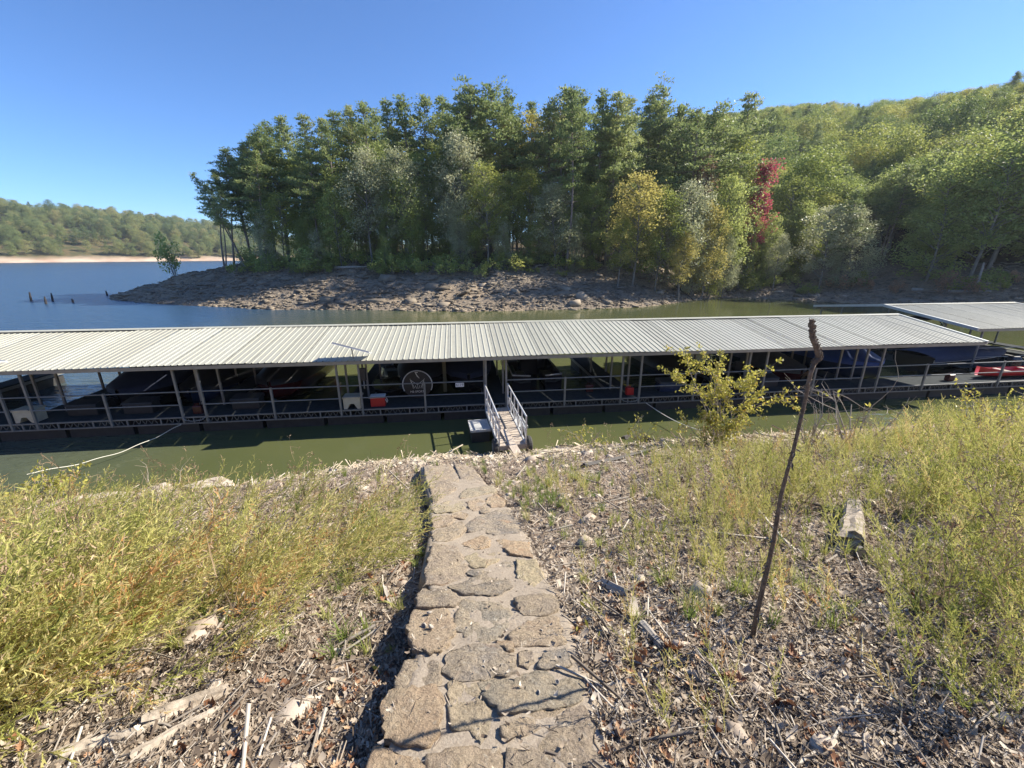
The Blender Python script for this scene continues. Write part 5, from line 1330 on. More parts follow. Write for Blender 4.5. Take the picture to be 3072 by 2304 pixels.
# twigs
def prism3(l, r, bend):
    a = [(r * math.cos(k * 2.094), r * math.sin(k * 2.094)) for k in range(3)]
    P = []
    for f in (-1, 0, 1):
        for (yy_, zz) in a: P.append((f * l, yy_ * (1 - .3 * f) + (bend if f == 0 else 0), zz * (1 - .3 * f) + (bend * .4 if f == 0 else 0)))
    return np.array(P, float)
pf = []
for s_ in (0, 3):
    for k in range(3): pf.append((s_ + k, s_ + (k + 1) % 3, s_ + 3 + (k + 1) % 3, s_ + 3 + k))
pf = np.array(pf)
M['twig'] = tint_mat('weathered_twig', [(0, (0.10, 0.08, 0.065)), (0.4, (0.26, 0.22, 0.18)), (0.75, (0.46, 0.41, 0.35)), (1, (0.60, 0.54, 0.46))], 0.85, 0.2, 0, 30, 0, 20, 0.15)
batch([(prism3(.06, .0028, .006), pf), (prism3(.10, .0035, -.014), pf), (prism3(.045, .002, .003), pf), (prism3(.16, .0045, .02), pf)], 1050, lit_xy, lambda n, y: np.exp(rngL.normal(0, 0.4, n)) * (0.7 + 0.13 * y), lambda n, x, y: np.clip(rngL.normal(0.45, 0.25, n), 0, 1), 0.16, (0.004, 0.025), 'fallen_twigs', 'small dry twigs strewn over the bank', 'twigs', M['twig'])
# pale reed and drift debris along the waterline
def wrack_xy(n):
    x = rngL.uniform(-14, 12, n); y = shore_y(x) - np.abs(rngL.normal(0.2, 1.1, n)) - 0.05; k = off_path(x, y); return x[k], y[k]
M['reed'] = tint_mat('bleached_reed', [(0, (0.20, 0.15, 0.10)), (0.4, (0.46, 0.37, 0.26)), (0.8, (0.66, 0.57, 0.43)), (1, (0.74, 0.68, 0.56))], 0.85, 0.2, 0, 30, 0, 20, 0.15)
batch([(prism3(.20, .005, .01), pf), (prism3(.30, .007, -.03), pf), (prism3(.12, .006, .01), pf), (strip(.07, .03, .02), strip_f)], 1500, wrack_xy, lambda n, y: np.exp(rngL.normal(0, 0.4, n)), lambda n, x, y: np.clip(rngL.normal(0.6, 0.22, n), 0, 1), 0.10, (0.0, 0.05), 'shore_debris', 'bleached reeds and drift debris along the waterline', 'debris', M['reed'])
# small broken stones in the soil
n = 2600
x, y = wrack_xy(1800); x2, y2 = lit_xy(1500); x = np.concatenate([x, x2]); y = np.concatenate([y, y2])
v, f, a = rock_batch(np.stack([x, y, bank_z(x, y)], 1), np.exp(rngL.normal(-3.2, 0.55, len(x))) * (0.35 + 0.07 * y), 0.45, np.clip(rngL.normal(0.7, 0.2, len(x)), 0, 1), 17)
M['bankstone'] = tint_mat('bank_sandstone', [(0, (0.16, 0.13, 0.11)), (0.5, (0.36, 0.29, 0.23)), (1, (0.56, 0.48, 0.39))], 0.9, 0.2, 0.5, 25, 0, 6, 0.3)
tag(link('stone_chips', np_mesh('stone_chips', v, f, [M['bankstone']], {'tint': a})), 'small broken sandstone chips in the soil of the bank', 'stones', None, 'stuff')

# ------------------------------------------------------------------ weeds
def feather(seed, h=0.75, nb=13, bend=0.16):
    rng = np.random.default_rng(seed); T = []; tt = []
    def axis(f): return np.array([bend * f * f * h + 0.01 * math.sin(f * 9 + seed), 0.02 * math.sin(f * 7 + seed), h * f * (1 - 0.12 * f * bend)])
    def ribbon(a, b, w0, w1, tint):
        d = b - a; s = np.cross(d, rng.normal(size=3)); s /= np.linalg.norm(s) + 1e-9
        T.extend([a - s * w0, a + s * w0, b + s * w1, a - s * w0, b + s * w1, b - s * w1]); tt.extend([tint] * 6)
    N = 6
    for i in range(N): ribbon(axis(i / N), axis((i + 1) / N), 0.0035 * (1 - .1 * i), 0.0035 * (1 - .1 * (i + 1)), -0.12)
    def leaf(p, d, l, w, tint):
        s = np.cross(d, rng.normal(size=3)); s /= np.linalg.norm(s) + 1e-9
        T.extend([p - s * w, p + s * w, p + d * l]); tt.extend([tint] * 3)
    for i in range(nb):
        f = lerp(0.22, 0.99, (i + rng.random() * .8) / nb); p = axis(f); az = i * 2.4 + rng.normal() * .4
        L = h * lerp(0.30, 0.10, f) * rng.uniform(0.6, 1.2); el = rng.uniform(0.85, 1.25)
        d = np.array([math.cos(az) * math.cos(el), math.sin(az) * math.cos(el), math.sin(el)]); e = p + d * L
        ribbon(p, e, 0.0018, 0.0008, -0.03)
        m = max(5, int(L / 0.012))
        for k in range(m):
            q = p + d * L * (k + .6) / m; dd = d * 1.0 + rng.normal(size=3) * 0.38; dd /= np.linalg.norm(dd)
            leaf(q, dd, rng.uniform(0.016, 0.038), 0.0034, rng.normal(0, 0.09))
    for k in range(22):
        f = rng.uniform(0.08, 0.9); dd = rng.normal(size=3); dd[2] = abs(dd[2]); dd /= np.linalg.norm(dd)
        leaf(axis(f), dd, rng.uniform(0.02, 0.045), 0.003, rng.normal(0, 0.09))
    return np.array(T), np.array(tt)
def grass_tuft(seed, h=0.28, n=26):
    rng = np.random.default_rng(seed); T = []; tt = []
    for i in range(n):
        az = rng.random() * 6.28; l = h * rng.uniform(0.5, 1.1); b = rng.uniform(0.15, 0.7); o = rng.normal(0, 0.02, 3); o[2] = 0
        d = np.array([math.cos(az), math.sin(az), 0]); s = np.array([-d[1], d[0], 0]) * 0.0028
        m = o + d * l * b * .35 + np.array([0, 0, l * .6]); e = o + d * l * b + np.array([0, 0, l * (1 - .35 * b)])
        T += [o - s, o + s, m + s, o - s, m + s, m - s, m - s, m + s, e]; tt += [rng.normal(0, .07)] * 9
    return np.array(T), np.array(tt)
def plants(name, label, cat, protos, xyf, n_each, sizef, leanf, tintf, material):
    VV, TT = [], []
    for pr, pt in protos:
        x, y = xyf(n_each); n = len(x); z = bank_z(x, y)
        phi, th = leanf(n, x, y)
        v = rot_place(pr, np.stack([x, y, z - 0.01], 1), rngL.random(n) * 6.28, phi, th, sizef(n, x, y))
        VV.append(v.reshape(-1, 3)); TT.append((tintf(n, x, y)[:, None] + pt[None]).reshape(-1))
    V_ = np.concatenate(VV); T_ = np.clip(np.concatenate(TT), 0, 1)
    return tag(link(name, np_mesh(name, V_, np.arange(len(V_)).reshape(-1, 3), [material], {'tint': T_})), label, cat, None, 'stuff')
LM['weed'] = leaf_mat('feathery_weed', [(0, (0.08, 0.085, 0.025)), (0.25, (0.22, 0.25, 0.06)), (0.5, (0.44, 0.44, 0.12)), (0.75, (0.62, 0.56, 0.22)), (0.9, (0.66, 0.54, 0.28)), (1, (0.60, 0.32, 0.12))], 0.45, 0.6, 0.0, 0.2)
FE = [feather(s, 0.62 + 0.05 * (s % 4), 14 + s % 4, 0.12 + 0.07 * (s % 3)) for s in range(51, 57)]
def left_xy(n):
    u = rngL.random(n); y = 1.25 * (10.5 / 1.25) ** u; x = -0.7 - rngL.random(n) * (1.28 * y + 0.9)
    lim = np.where(y > 2.1, path_l(y) - 0.28 - 0.25 * smooth(3.3, 2.1, y), -1.15 - 1.25 * (2.1 - y))
    dens = smooth(0.0, 0.5, lim - x + 0.3 * fbm(x * 2, y * 2, 15, 2)) * (1 - 0.97 * smooth(0.46, 0.60, y / shore_y(x) + 0.12 * fbm(x * .7, y * .7, 19, 2)))
    dens *= np.clip(0.55 + 2.0 * fbm(x * 1.4, y * 1.4, 29, 2), 0.06, 1)
    k = rngL.random(n) < dens; return x[k], y[k]
plants('feathery_weeds', 'mass of yellow green feathery weeds leaning right on the bank left of the path', 'weeds', FE, left_xy, 600, lambda n, x, y: rngL.uniform(0.55, 1.45, n) * (1.05 - 0.035 * y),
       lambda n, x, y: (rngL.normal(0.3, 0.4, n), np.clip(rngL.normal(0.92, 0.25, n), 0, 1.35)), lambda n, x, y: np.clip(rngL.normal(0.62, 0.15, n) + 0.26 * fbm(x * .8, y * .8, 25, 2) + 0.30 * (rngL.random(n) < .05), 0.1, 1), LM['weed'])
def right_xy(n):
    u = rngL.random(n); y = 1.3 * (13.2 / 1.3) ** u; x = 0.5 + rngL.random(n) * (1.28 * y + 0.8)
    dens = np.clip(0.12 + 0.24 * (x - 1.2) + 0.13 * (y - 3.0), 0.03, 1.0) * np.clip(0.55 + 2.0 * fbm(x * 1.3, y * 1.3, 35, 2), 0.05, 1)
    dens *= np.where(y > 0.9 * shore_y(x), smooth(3.0, 5.5, x), 1.0); dens *= np.where((y > 6.5) & (x < 2.6), 0.12, 1)
    k = (rngL.random(n) < dens) & (x > path_r(y) + 0.25) & (y < shore_y(x) - 0.1); return x[k], y[k]
plants('feathery_weeds', 'thinner upright feathery weeds over the bank right of the path', 'weeds', FE, right_xy, 1350, lambda n, x, y: rngL.uniform(0.45, 1.1, n) * (0.64 + 0.035 * y + 0.08 * np.clip(x - 1, 0, 6)) * (1 - 0.55 * smooth(5.5, 9.0, y) * (1 - smooth(0.95, 1.1, x / y))),
       lambda n, x, y: (rngL.normal(2.6, 0.9, n), np.clip(rngL.normal(0.32, 0.22, n), 0, 1.0)), lambda n, x, y: np.clip(rngL.normal(0.58, 0.15, n) + 0.26 * fbm(x * .8, y * .8, 26, 2) + 0.25 * (rngL.random(n) < .08), 0.1, 1), LM['weed'])
def stalk(seed, h=0.85):
    rng = np.random.default_rng(seed); T = []; tt = []
    def rib(a, b, w):
        d = b - a; s_ = np.cross(d, rng.normal(size=3)); s_ /= np.linalg.norm(s_) + 1e-9
        T.extend([a - s_ * w, a + s_ * w, b + s_ * w * .7, a - s_ * w, b + s_ * w * .7, b - s_ * w * .7]); tt.extend([rng.normal(0, .05)] * 6)
    p = np.zeros(3); d = np.array([0, 0, 1.0]); q = [p]
    for k in range(6):
        d = d + rng.normal(0, .10, 3); d /= np.linalg.norm(d); q.append(q[-1] + d * h / 6); rib(q[-2], q[-1], .003)
    for k in range(7):
        b = q[int(rng.integers(2, 7))]; dd = d + rng.normal(0, .7, 3); dd /= np.linalg.norm(dd); L = h * rng.uniform(.08, .28); e = b + dd * L; rib(b, e, .0018)
        for m in range(5):
            c = e + rng.normal(0, .012, 3); rib(c, c + rng.normal(0, .016, 3), .004)
    return np.array(T), np.array(tt)
ST = [stalk(s) for s in (201, 202, 203, 204)]
LM['stalk'] = leaf_mat('dry_brown_stalk', [(0, (0.12, 0.08, 0.05)), (0.5, (0.30, 0.21, 0.13)), (1, (0.55, 0.42, 0.28))], 0.2, 0.7, 0.0, 0.2)
def stalk_xy(n):
    x1, y1 = left_xy(n * 2); x2, y2 = right_xy(n * 3); return np.concatenate([x1[:n // 2], x2[:n]]), np.concatenate([y1[:n // 2], y2[:n]])
plants('dry_stalks', 'dry brown weed stalks standing among the green weeds', 'weeds', ST, stalk_xy, 130, lambda n, x, y: rngL.uniform(0.45, 1.1, n), lambda n, x, y: (rngL.normal(0.6, 1.0, n), np.abs(rngL.normal(0.3, 0.25, n))), lambda n, x, y: np.clip(rngL.normal(0.5, 0.25, n), 0, 1), LM['stalk'])
GT = [grass_tuft(s) for s in (1, 2, 3)]
LM['grass'] = leaf_mat('bank_grass', [(0, (0.09, 0.13, 0.03)), (0.4, (0.22, 0.29, 0.07)), (0.7, (0.42, 0.42, 0.13)), (1, (0.62, 0.54, 0.28))], 0.4, 0.6, 0.0, 0.2)
def grass_xy(n):
    u = rngL.random(n * 2); y = 2.0 * (12.5 / 2.0) ** u; x = rngL.uniform(-1, 1, n * 2) * (1.2 * y + .5)
    g1_ = np.exp(-(((x - 0.55) / 0.8) ** 2 + ((y - 6.6) / 1.6) ** 2)); g2_ = np.exp(-(((x + 1.9) / 0.5) ** 2 + ((y - 4.6) / 1.6) ** 2)); g3_ = 0.35 * smooth(2, 7, x) + 0.15
    k = (rngL.random(n * 2) < np.maximum(np.maximum(g1_, g2_ * .8), g3_ * 0.6)) & off_path(x, y, 0.1) & (y < shore_y(x) - 1.0); return x[k][:n], y[k][:n]
plants('bank_grass', 'short green grass in patches on the bank', 'grass', GT, grass_xy, 900, lambda n, x, y: rngL.uniform(0.5, 1.2, n) * (0.6 + 0.05 * y), lambda n, x, y: (rngL.random(n) * 6.28, np.abs(rngL.normal(0, 0.2, n))),
       lambda n, x, y: np.clip(rngL.normal(0.5, 0.15, n) + 0.3 * fbm(x, y, 55, 2), 0, 1), LM['grass'])

# ------------------------------------------------------------------ single plants
LM['sapling'] = leaf_mat('yellow_sapling_leaf', [(0, (0.16, 0.16, 0.03)), (0.5, (0.42, 0.40, 0.08)), (0.85, (0.62, 0.54, 0.14)), (1, (0.55, 0.34, 0.08))], 0.5, 0.5, 0.0, 0.4)
M['stem'] = mat('shrub_stem', (0.30, 0.25, 0.19), (0.42, 0.36, 0.29), 0.9, 0, 12)
def sapling(name, label, loc, H, W, nbr, leaves, leaf, seed, lean=(0, 0), bare=False, cat='shrub'):
    rng = np.random.default_rng(seed); root = empty(name, loc, 0, label, cat); st = MB(); C = []; ends = []
    def grow(p, d, L, r, depth):
        q = [p]; 
        for k in range(3):
            d = (d + Vector(rng.normal(0, 0.13, 3))).normalized(); q.append(q[-1] + d * L / 3)
        st.tube(q, [lerp(r, r * .45, k / 3) for k in range(4)], 5, False)
        for k in range(1, 4): ends.append((q[k], d, depth))
        if depth > 0:
            for k in range(int(rng.integers(2, 4))):
                b = q[int(rng.integers(1, 4))]; dd = (d + Vector(rng.normal(0, 0.75, 3)) + Vector((0, 0, .15))).normalized()
                grow(b, dd, L * rng.uniform(0.45, 0.75), r * 0.5, depth - 1)
    for k in range(nbr):
        az = k * 2.4 + rng.random(); d = Vector((math.cos(az) * W / H + lean[0], math.sin(az) * W / H + lean[1], 1)).normalized()
        grow(Vector((0.03 * math.cos(az), 0.03 * math.sin(az), -0.05)), d, H * rng.uniform(0.45, 0.62), 0.011 * H ** .6 + .004, 2)
    st.build('stems', M['stem'], root, smooth_shade=True)
    tips_ = [e for e in ends if e[2] <= 1]
    c = []
    for k in range(leaves):
        e = tips_[int(rng.integers(0, len(tips_)))]; c.append(np.array(e[0]) + rng.normal(0, leaf * 0.9, 3))
    c = np.array(c); a = rng.uniform(0.6, 1.15, len(c)) * leaf
    v, f = leaf_quads(c, np.tile([0.0, 0, -0.5], (len(c), 1)), a, a * 0.45, rng)
    tt = np.repeat(np.clip(rng.normal(0.55, 0.2, len(c)), 0, 1), 4)
    link('foliage', np_mesh('sapling_leaves', v, f, [LM['sapling']], {'tint': tt}), root)
    return root
def bz(x, y): return float(bank_z(np.array(x), np.array(y)))
sapling('yellow_sapling', 'tall yellow leafed sapling at the water edge right of the gangway', (6.8, 12.7, bz(6.8, 12.7)), 3.3, 1.1, 9, 3600, 0.062, 5)
sapling('yellow_shrub', 'low yellow leafed shrub at the foot of the tall sapling', (6.2, 11.9, bz(6.2, 11.9)), 1.5, 1.2, 9, 900, 0.065, 6)
sapling('small_sapling', 'small open sapling with pale leaves between gangway and tall sapling', (2.6, 13.1, max(bz(2.6, 13.1), 0)), 1.25, 0.9, 5, 150, 0.06, 8)
sapling('small_sapling', 'small upright sapling beside the dark drift log near the tall sapling', (4.4, 13.0, bz(4.4, 13.0)), 1.45, 0.6, 5, 150, 0.065, 9)
sapling('bare_shrub', 'bare twiggy shrub with a few yellow leaves in front of the blue tarpaulin boat', (8.4, 9.4, bz(8.4, 9.4)), 2.5, 1.7, 9, 34, 0.075, 10)
sapling('bare_shrub', 'small bare twiggy shrub right of the mullein stalk', (6.6, 8.4, bz(6.6, 8.4)), 1.7, 0.7, 6, 14, 0.06, 14)
sapling('bank_shrub', 'small yellow and rust shrub on the bank at the left edge', (-13.3, 10.4, max(bz(-13.3, 10.4), .05)), 1.2, 1.5, 9, 520, 0.07, 12)
sapling('dry_weed', 'dry branching weed stalk standing against the water left of the path', tuple(ground_at(497, 1515)), 0.75, 0.35, 5, 6, 0.02, 13)
sapling('bushy_weed', 'tall yellow weed clump at the right edge below the second dock', (8.9, 7.2, bz(8.9, 7.2)), 1.6, 0.9, 10, 900, 0.035, 18)
sapling('seedling', 'green leafy seedling in the litter right of the path', tuple(ground_at(1945, 2070)), 0.16, 0.1, 3, 9, 0.04, 19)
sapling('seedling', 'small green seedling near the right edge of the path', tuple(ground_at(1815, 1900)), 0.18, 0.1, 3, 9, 0.035, 20)
sapling('seedling', 'tiny green seedling left of the path in the leaf drift', tuple(ground_at(1100, 2040)), 0.12, 0.1, 3, 10, 0.03, 22)

# dead mullein stalk
M['mullein'] = mat('dead_mullein', (0.075, 0.055, 0.04), (0.20, 0.155, 0.115), 0.9, 0, 40, 1.0, 90)
pts = [(2257, 1918), (2271, 1838), (2298, 1725), (2321, 1621), (2343, 1486), (2361, 1418), (2380, 1352), (2402, 1259), (2417, 1194), (2431, 1121), (2442, 1090), (2458, 1074), (2452, 1045), (2438, 1013), (2435, 958)]
b0 = ground_at(2257, 1918); W_ = [at_y(px, py, b0.y) for px, py in pts]
ml = empty('mullein_stalk', b0, 0, 'tall dead brown mullein stalk with crooked knobbly seed head', 'plant')
L_ = [p - b0 for p in W_]
MB().tube([L_[0] + Vector((0, 0, -.05))] + L_[1:11], [0.014, 0.014, 0.013, 0.011, 0.010, 0.009, 0.009, 0.009, 0.009, 0.010, 0.011], 8).build('stalk', M['mullein'], ml, smooth_shade=True)
hd = MB(); hd.tube(L_[10:], [0.011, 0.012, 0.013, 0.013, 0.010], 9)
rr_ = random.Random(8)
for k in range(230):
    f = rr_.random() * 3.98 + 10; i = int(f); p = L_[i].lerp(L_[i + 1], f - i); a = rr_.random() * 6.28; q = p + Vector((math.cos(a), math.sin(a), rr_.uniform(-.2, .5))) * 0.014
    s_ = rr_.uniform(.003, .0052); hd.add([q + Vector(d) * s_ for d in ((1, 0, 0), (-1, 0, 0), (0, 1, 0), (0, -1, 0), (0, 0, 1.3), (0, 0, -1))], [(0, 2, 4), (2, 1, 4), (1, 3, 4), (3, 0, 4), (2, 0, 5), (1, 2, 5), (3, 1, 5), (0, 3, 5)])
hd.build('seed_head', M['mullein'], ml)
lf_ = MB()
for k in range(70):
    f = rr_.random() * 9.5 + .6; i = int(f); p = L_[i].lerp(L_[i + 1], f - i); a = rr_.random() * 6.28; d = Vector((math.cos(a), math.sin(a), rr_.uniform(-1.0, .5))); s_ = d.cross(Vector((0, 0, 1))).normalized() * rr_.uniform(.004, .01); l = rr_.uniform(.012, .04)
    lf_.add([p - s_, p + s_, p + d * l + s_ * .5 + Vector((0, 0, -.01)), p + d * l * .6 - s_], [(0, 1, 2, 3)])
lf_.build('dry_leaf_scraps', M['mullein'], ml)

# ------------------------------------------------------------------ logs, sticks, ledges
M['bleached'] = mat('bleached_wood', (0.46, 0.39, 0.31), (0.17, 0.135, 0.10), 0.9, 0, 14, 1.0, 40, stretch=(1, 1, 1))
def bank_log(name, pts, r0, r1, label, cat='log', m='bleached', lift=0.6, n=9, seed=0):
    """weathered wood: ridges run along the grain, broken uneven ends"""
    rng = np.random.default_rng(seed + 7); P = [ground_at(*q) + Vector((0, 0, r0 * lift)) for q in pts]; o_ = P[0].copy(); P = [p - o_ for p in P]
    if r0 > 0.02: n = 16
    Q = []
    for i in range(len(P) - 1):
        for k in range(4): Q.append(P[i].lerp(P[i + 1], k / 4) + Vector(rng.normal(0, r0 * 0.05, 3)))
    Q.append(P[-1]); k_ = len(Q)
    m_ = MB(); m_.tube(Q, [lerp(r0, r1, i / (k_ - 1)) for i in range(k_)], n)
    grain = 1 + rng.normal(0, 0.16 if r0 > 0.02 else 0.08, n); ends = rng.normal(0, 1, (2, n)) * r0 * 0.55
    for i in range(k_):
        d = (Q[min(i + 1, k_ - 1)] - Q[max(i - 1, 0)]).normalized()
        for k in range(n):
            p = Vector(m_.v[i * n + k]); g = grain[k] + rng.normal(0, 0.03); p = Q[i] + (p - Q[i]) * g
            if i == 0: p += d * ends[0, k]
            if i == k_ - 1: p += d * ends[1, k]
            m_.v[i * n + k] = tuple(p)
    return tag(m_.build(name, M[m], None, o_, None, False), label, cat)
bank_log('drift_log', [(447, 2185), (560, 2135), (678, 2088)], 0.045, 0.032, 'thick bleached drift log upper of three at the lower left', seed=1)
bank_log('drift_log', [(395, 2290), (520, 2215), (655, 2140)], 0.030, 0.020, 'long straight bleached drift log in the middle of three at the lower left', seed=2)
bank_log('drift_log', [(180, 2290), (300, 2245), (410, 2215)], 0.035, 0.025, 'short bleached drift log lowest of three at the lower left', seed=3)
bank_log('rotten_log', [(2548, 1660), (2556, 1590), (2560, 1535)], 0.115, 0.09, 'short white weathered log lying among the weeds on the right', m='bleached', seed=4, n=11)
e_ = ground_at(2547, 1668); tag(MB().tube([(0, 0, 0), (0.005, -0.02, 0.01)], [0.075, 0.06], 10).build('hollow_shade_disc', M['dark_wood'], bpy.data.objects['rotten_log'], Vector((0, -0.10, 0.0))), None)  # solid dark disc on the log end, its colour standing in for hollow's shade
bank_log('drift_log', [(1752, 1404), (1860, 1380), (1985, 1343)], 0.07, 0.04, 'long dark drift log near the water right of the gangway', m='dark_wood', seed=5)
bank_log('drift_log', [(2390, 1480), (2500, 1440), (2600, 1405)], 0.05, 0.03, 'pale broken branch among the weeds behind the mullein stalk', seed=6)
bank_log('burnt_log', [(1870, 1325), (1920, 1318), (1960, 1330)], 0.14, 0.08, 'dark wet log at the water edge beside the tall sapling', m='dark_wood', seed=7)
bank_log('bark_piece', [(1815, 1760), (1880, 1790)], 0.035, 0.03, 'broken grey branch piece in the litter right of the path', m='drift', seed=8)
bank_log('bark_piece', [(1925, 1880), (1985, 1945)], 0.03, 0.02, 'dark broken branch lying in the litter right of the path', m='drift', seed=9)
bank_log('bark_piece', [(2020, 2120), (2085, 2080)], 0.018, 0.012, 'short pale stick beside the seedling right of the path', seed=10)
bank_log('bark_piece', [(990, 1960), (1060, 1955)], 0.016, 0.012, 'dark flat stick in the leaf drift left of the path', m='drift', seed=11)
bank_log('bark_piece', [(900, 2010), (985, 1975)], 0.018, 0.010, 'pale stick pointing at the path from the left', seed=12)
bank_log('stump', [(1150, 1775), (1165, 1820)], 0.03, 0.025, 'small grey broken stump left of the path', cat='stump', m='drift', seed=13)
stk = [((1790, 2040), (1860, 2150)), ((2130, 2010), (2330, 2230)), ((2480, 2060), (2740, 2200)), ((2350, 2140), (2480, 2100)), ((1950, 2150), (2010, 2290)), ((960, 1780), (1080, 1745)), ((650, 2190), (690, 2300)), ((760, 2150), (860, 2080)), ((2150, 1490), (2240, 1570)), ((2120, 1450), (2128, 1560)), ((2250, 2250), (2420, 2170)), ((1690, 1700), (1740, 1720)), ((2820, 1980), (3010, 2060)), ((880, 2230), (930, 2160)), ((1880, 2250), (1930, 2180))]
for i, (a, b) in enumerate(stk):
    side = 'left' if a[0] < 1300 else 'right'
    L__ = math.hypot(a[0] - b[0], a[1] - b[1])
    bank_log('stick', [a, ((a[0] + b[0]) / 2 + 6, (a[1] + b[1]) / 2 - 5), b], 0.009, 0.005, ('long' if L__ > 140 else 'short') + f' dry stick lying in the litter {side} of the path', 'stick', 'bleached' if i % 2 else 'drift', 1.0, 6, 20 + i)['group'] = f'sticks in the litter {side} of the path'
# sandstone ledges at the waterline
def ledge(name, pxs, ztop, thick, label, seed):
    rng = np.random.default_rng(seed); P = [at_z(px, py, ztop) for px, py in pxs]; c = sum(P, Vector()) / len(P)
    pts_ = []
    for i in range(len(P)):
        a, b = P[i] - c, P[(i + 1) % len(P)] - c
        for k in range(4): pts_.append(a.lerp(b, k / 4) * (1 + (rng.normal(0, .02) if k else 0)))
    rings = []
    for s_, h in ((0.96, -thick), (1.03, -thick * .5), (1.0, -0.05), (0.96, 0.0), (0.7, 0.02), (0.35, 0.03)):
        rings.append([(p.x * s_, p.y * s_, h + 0.06 * float(fbm(np.array((c.x + p.x * s_) * 1.7), np.array((c.y + p.y * s_) * 1.7), seed, 3))) for p in pts_])
    m_ = MB(); m_.loft(rings); tag(m_.build(name, M['ledge'], None, c), label, 'rock')
t = NT('pale_sandstone_ledge'); v = t.coord('Object')
M['ledge'] = t.done(t.bsdf(t.ramp([(0.3, (0.38, 0.30, 0.23)), (0.5, (0.55, 0.46, 0.36)), (0.75, (0.64, 0.56, 0.45))], t.noise(v, 2.2, 7, 0.65)), 0.92, 0, t.bump(t.noise(t.coord('Object', (1, 1, 4)), 6, 8, 0.7), 0.9, 0.06), 0.15))
Z1 = lambda pts_: [(x / 2.212, 1350 + y / 2.212) for x, y in pts_]
ledge('sandstone_ledge', Z1([(300, 385), (420, 335), (560, 298), (700, 270), (890, 264), (900, 300), (760, 335), (660, 380), (560, 430), (350, 440)]), 0.62, 0.9, 'flat pale sandstone slab leftmost at the waterline', 3)
ledge('sandstone_ledge', Z1([(900, 290), (1000, 245), (1100, 212), (1142, 225), (1138, 268), (1040, 300), (930, 310)]), 0.60, 0.9, 'stepped pale sandstone block in the middle of three at the waterline', 4)
ledge('sandstone_ledge', Z1([(1200, 242), (1350, 195), (1470, 172), (1550, 212), (1555, 240), (1400, 250), (1290, 262)]), 0.52, 0.9, 'humped pale sandstone block right of the other waterline slabs', 5)
ledge('sandstone_ledge', [(1610, 1362), (1650, 1345), (1710, 1342), (1725, 1358), (1690, 1372), (1630, 1375)], 0.48, 0.5, 'flat sandstone ledge beside the right gangway wheel', 6)
ledge('sandstone_ledge', [(1790, 1362), (1830, 1345), (1880, 1338), (1890, 1352), (1840, 1366)], 0.62, 0.5, 'sandstone ledge under the small sapling right of the gangway', 7)
def path_bits(n):
    y = 1.0 * (8.5 / 1.0) ** rngL.random(n); x = path_l(y) + rngL.random(n) * (path_r(y) - path_l(y)); return x, y
VV, FF, TT, off = [], [], [], 0
for pr, pf_ in bits:
    x, y = path_bits(70); n = len(x); v_ = rot_place(pr, np.stack([x, y, path_z(y) + 0.012 + rngL.uniform(0, .01, n)], 1), rngL.random(n) * 6.28, rngL.random(n) * 6.28, np.abs(rngL.normal(0, .3, n)), rngL.uniform(.5, 1.0, n))
    VV.append(v_.reshape(-1, 3)); FF.append((pf_[None] + (np.arange(n) * len(pr))[:, None, None]).reshape(-1, 4) + off); off += n * len(pr); TT.append(np.repeat(np.clip(rngL.normal(.4, .3, n), 0, 1), len(pr)))
tag(link('path_litter', np_mesh('path_litter', np.concatenate(VV), np.concatenate(FF), [M['litter']], {'tint': np.concatenate(TT)})), 'scattered crumbs of dry leaf on the stone path', 'leaf litter', None, 'stuff')
cap_ = MB()
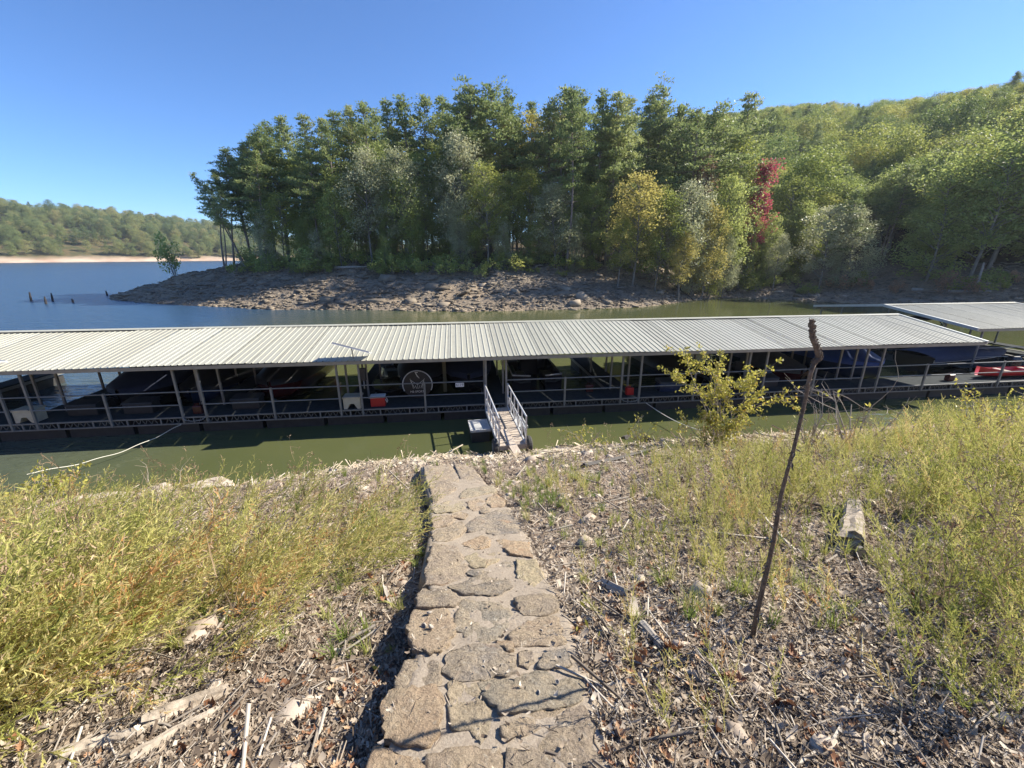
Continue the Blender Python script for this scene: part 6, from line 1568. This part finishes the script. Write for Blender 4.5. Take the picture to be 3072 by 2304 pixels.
for i, (px, py) in enumerate(((1288, 1846), (1275, 1878), (1290, 1888), (1452, 1993), (1450, 2005), (1625, 1895), (1672, 2050), (1618, 2083), (1680, 1976))):
    g = path_at(px, py); ac = MB(); r_ = 0.017 if i < 3 else 0.011
    ac.loft([[Vector((rr * math.cos(a), rr * math.sin(a), zz)) for a in [k * math.pi / 5 for k in range(10)]] for rr, zz in ((r_ * .5, 0), (r_, r_ * .5), (r_ * 1.05, r_ * 1.1), (r_ * .8, r_ * 1.15), (r_ * .6, r_ * .5))])
    tag(ac.build('acorn_cap', M['drift'], None, g + Vector((0, 0, 0.008)), (rngL.normal(0, .6), rngL.normal(0, .6), 0), True), 'empty acorn cap lying on the stone path', 'acorn', 'acorn caps on the path')
# single brown leaves that stand out
lvm = np_mesh('oak_leaf', leaf_shape(.048, .032, .035), leaf_f, [M['brown_leaf']], {'tint': 0.3 + 0.1 * np.sin(np.arange(20))})
lv = [(1155, 1812), (1110, 1740), (1130, 1765), (960, 1990), (1040, 2085), (640, 2130), (700, 2155), (1910, 2000), (1935, 1985), (2020, 1960), (2185, 2045), (2205, 2050), (2745, 1830), (2770, 1850), (2555, 1870), (2640, 1790), (2720, 1760), (2560, 1980), (2900, 1900), (1905, 1775), (1920, 1768), (2105, 1920), (2130, 2120), (2340, 2120), (860, 2070), (790, 2060), (560, 2260), (720, 2280), (90, 2130), (130, 2095), (1190, 1720), (1215, 1700)]
for i, (px, py) in enumerate(lv):
    g = ground_at(px, py); side = 'left' if px < 1400 else 'right'
    o = link('oak_leaf', lvm, None, g + Vector((0, 0, 0.03)), (rngL.normal(0, .5), rngL.normal(0, .5), rngL.random() * 6.28), rngL.uniform(0.8, 1.3))
    tag(o, f'large curled brown oak leaf on the litter {side} of the path', 'leaf', f'large brown leaves {side} of the path')
# ------------------------------------------------------------------ air
t = NT('lake_haze')
pv = t.n('ShaderNodeVolumePrincipled'); pv.inputs['Color'].default_value = (0.80, 0.88, 1.0, 1); pv.inputs['Density'].default_value = 0.00018; pv.inputs['Anisotropy'].default_value = 0.3
t.l(pv.outputs[0], t.out.inputs['Volume'])
hz = MB().box((-300, 600, 47), (2600, 1900, 110)).build('haze', t.m)
tag(hz, 'thin blue haze over the lake', 'haze', None, 'stuff')
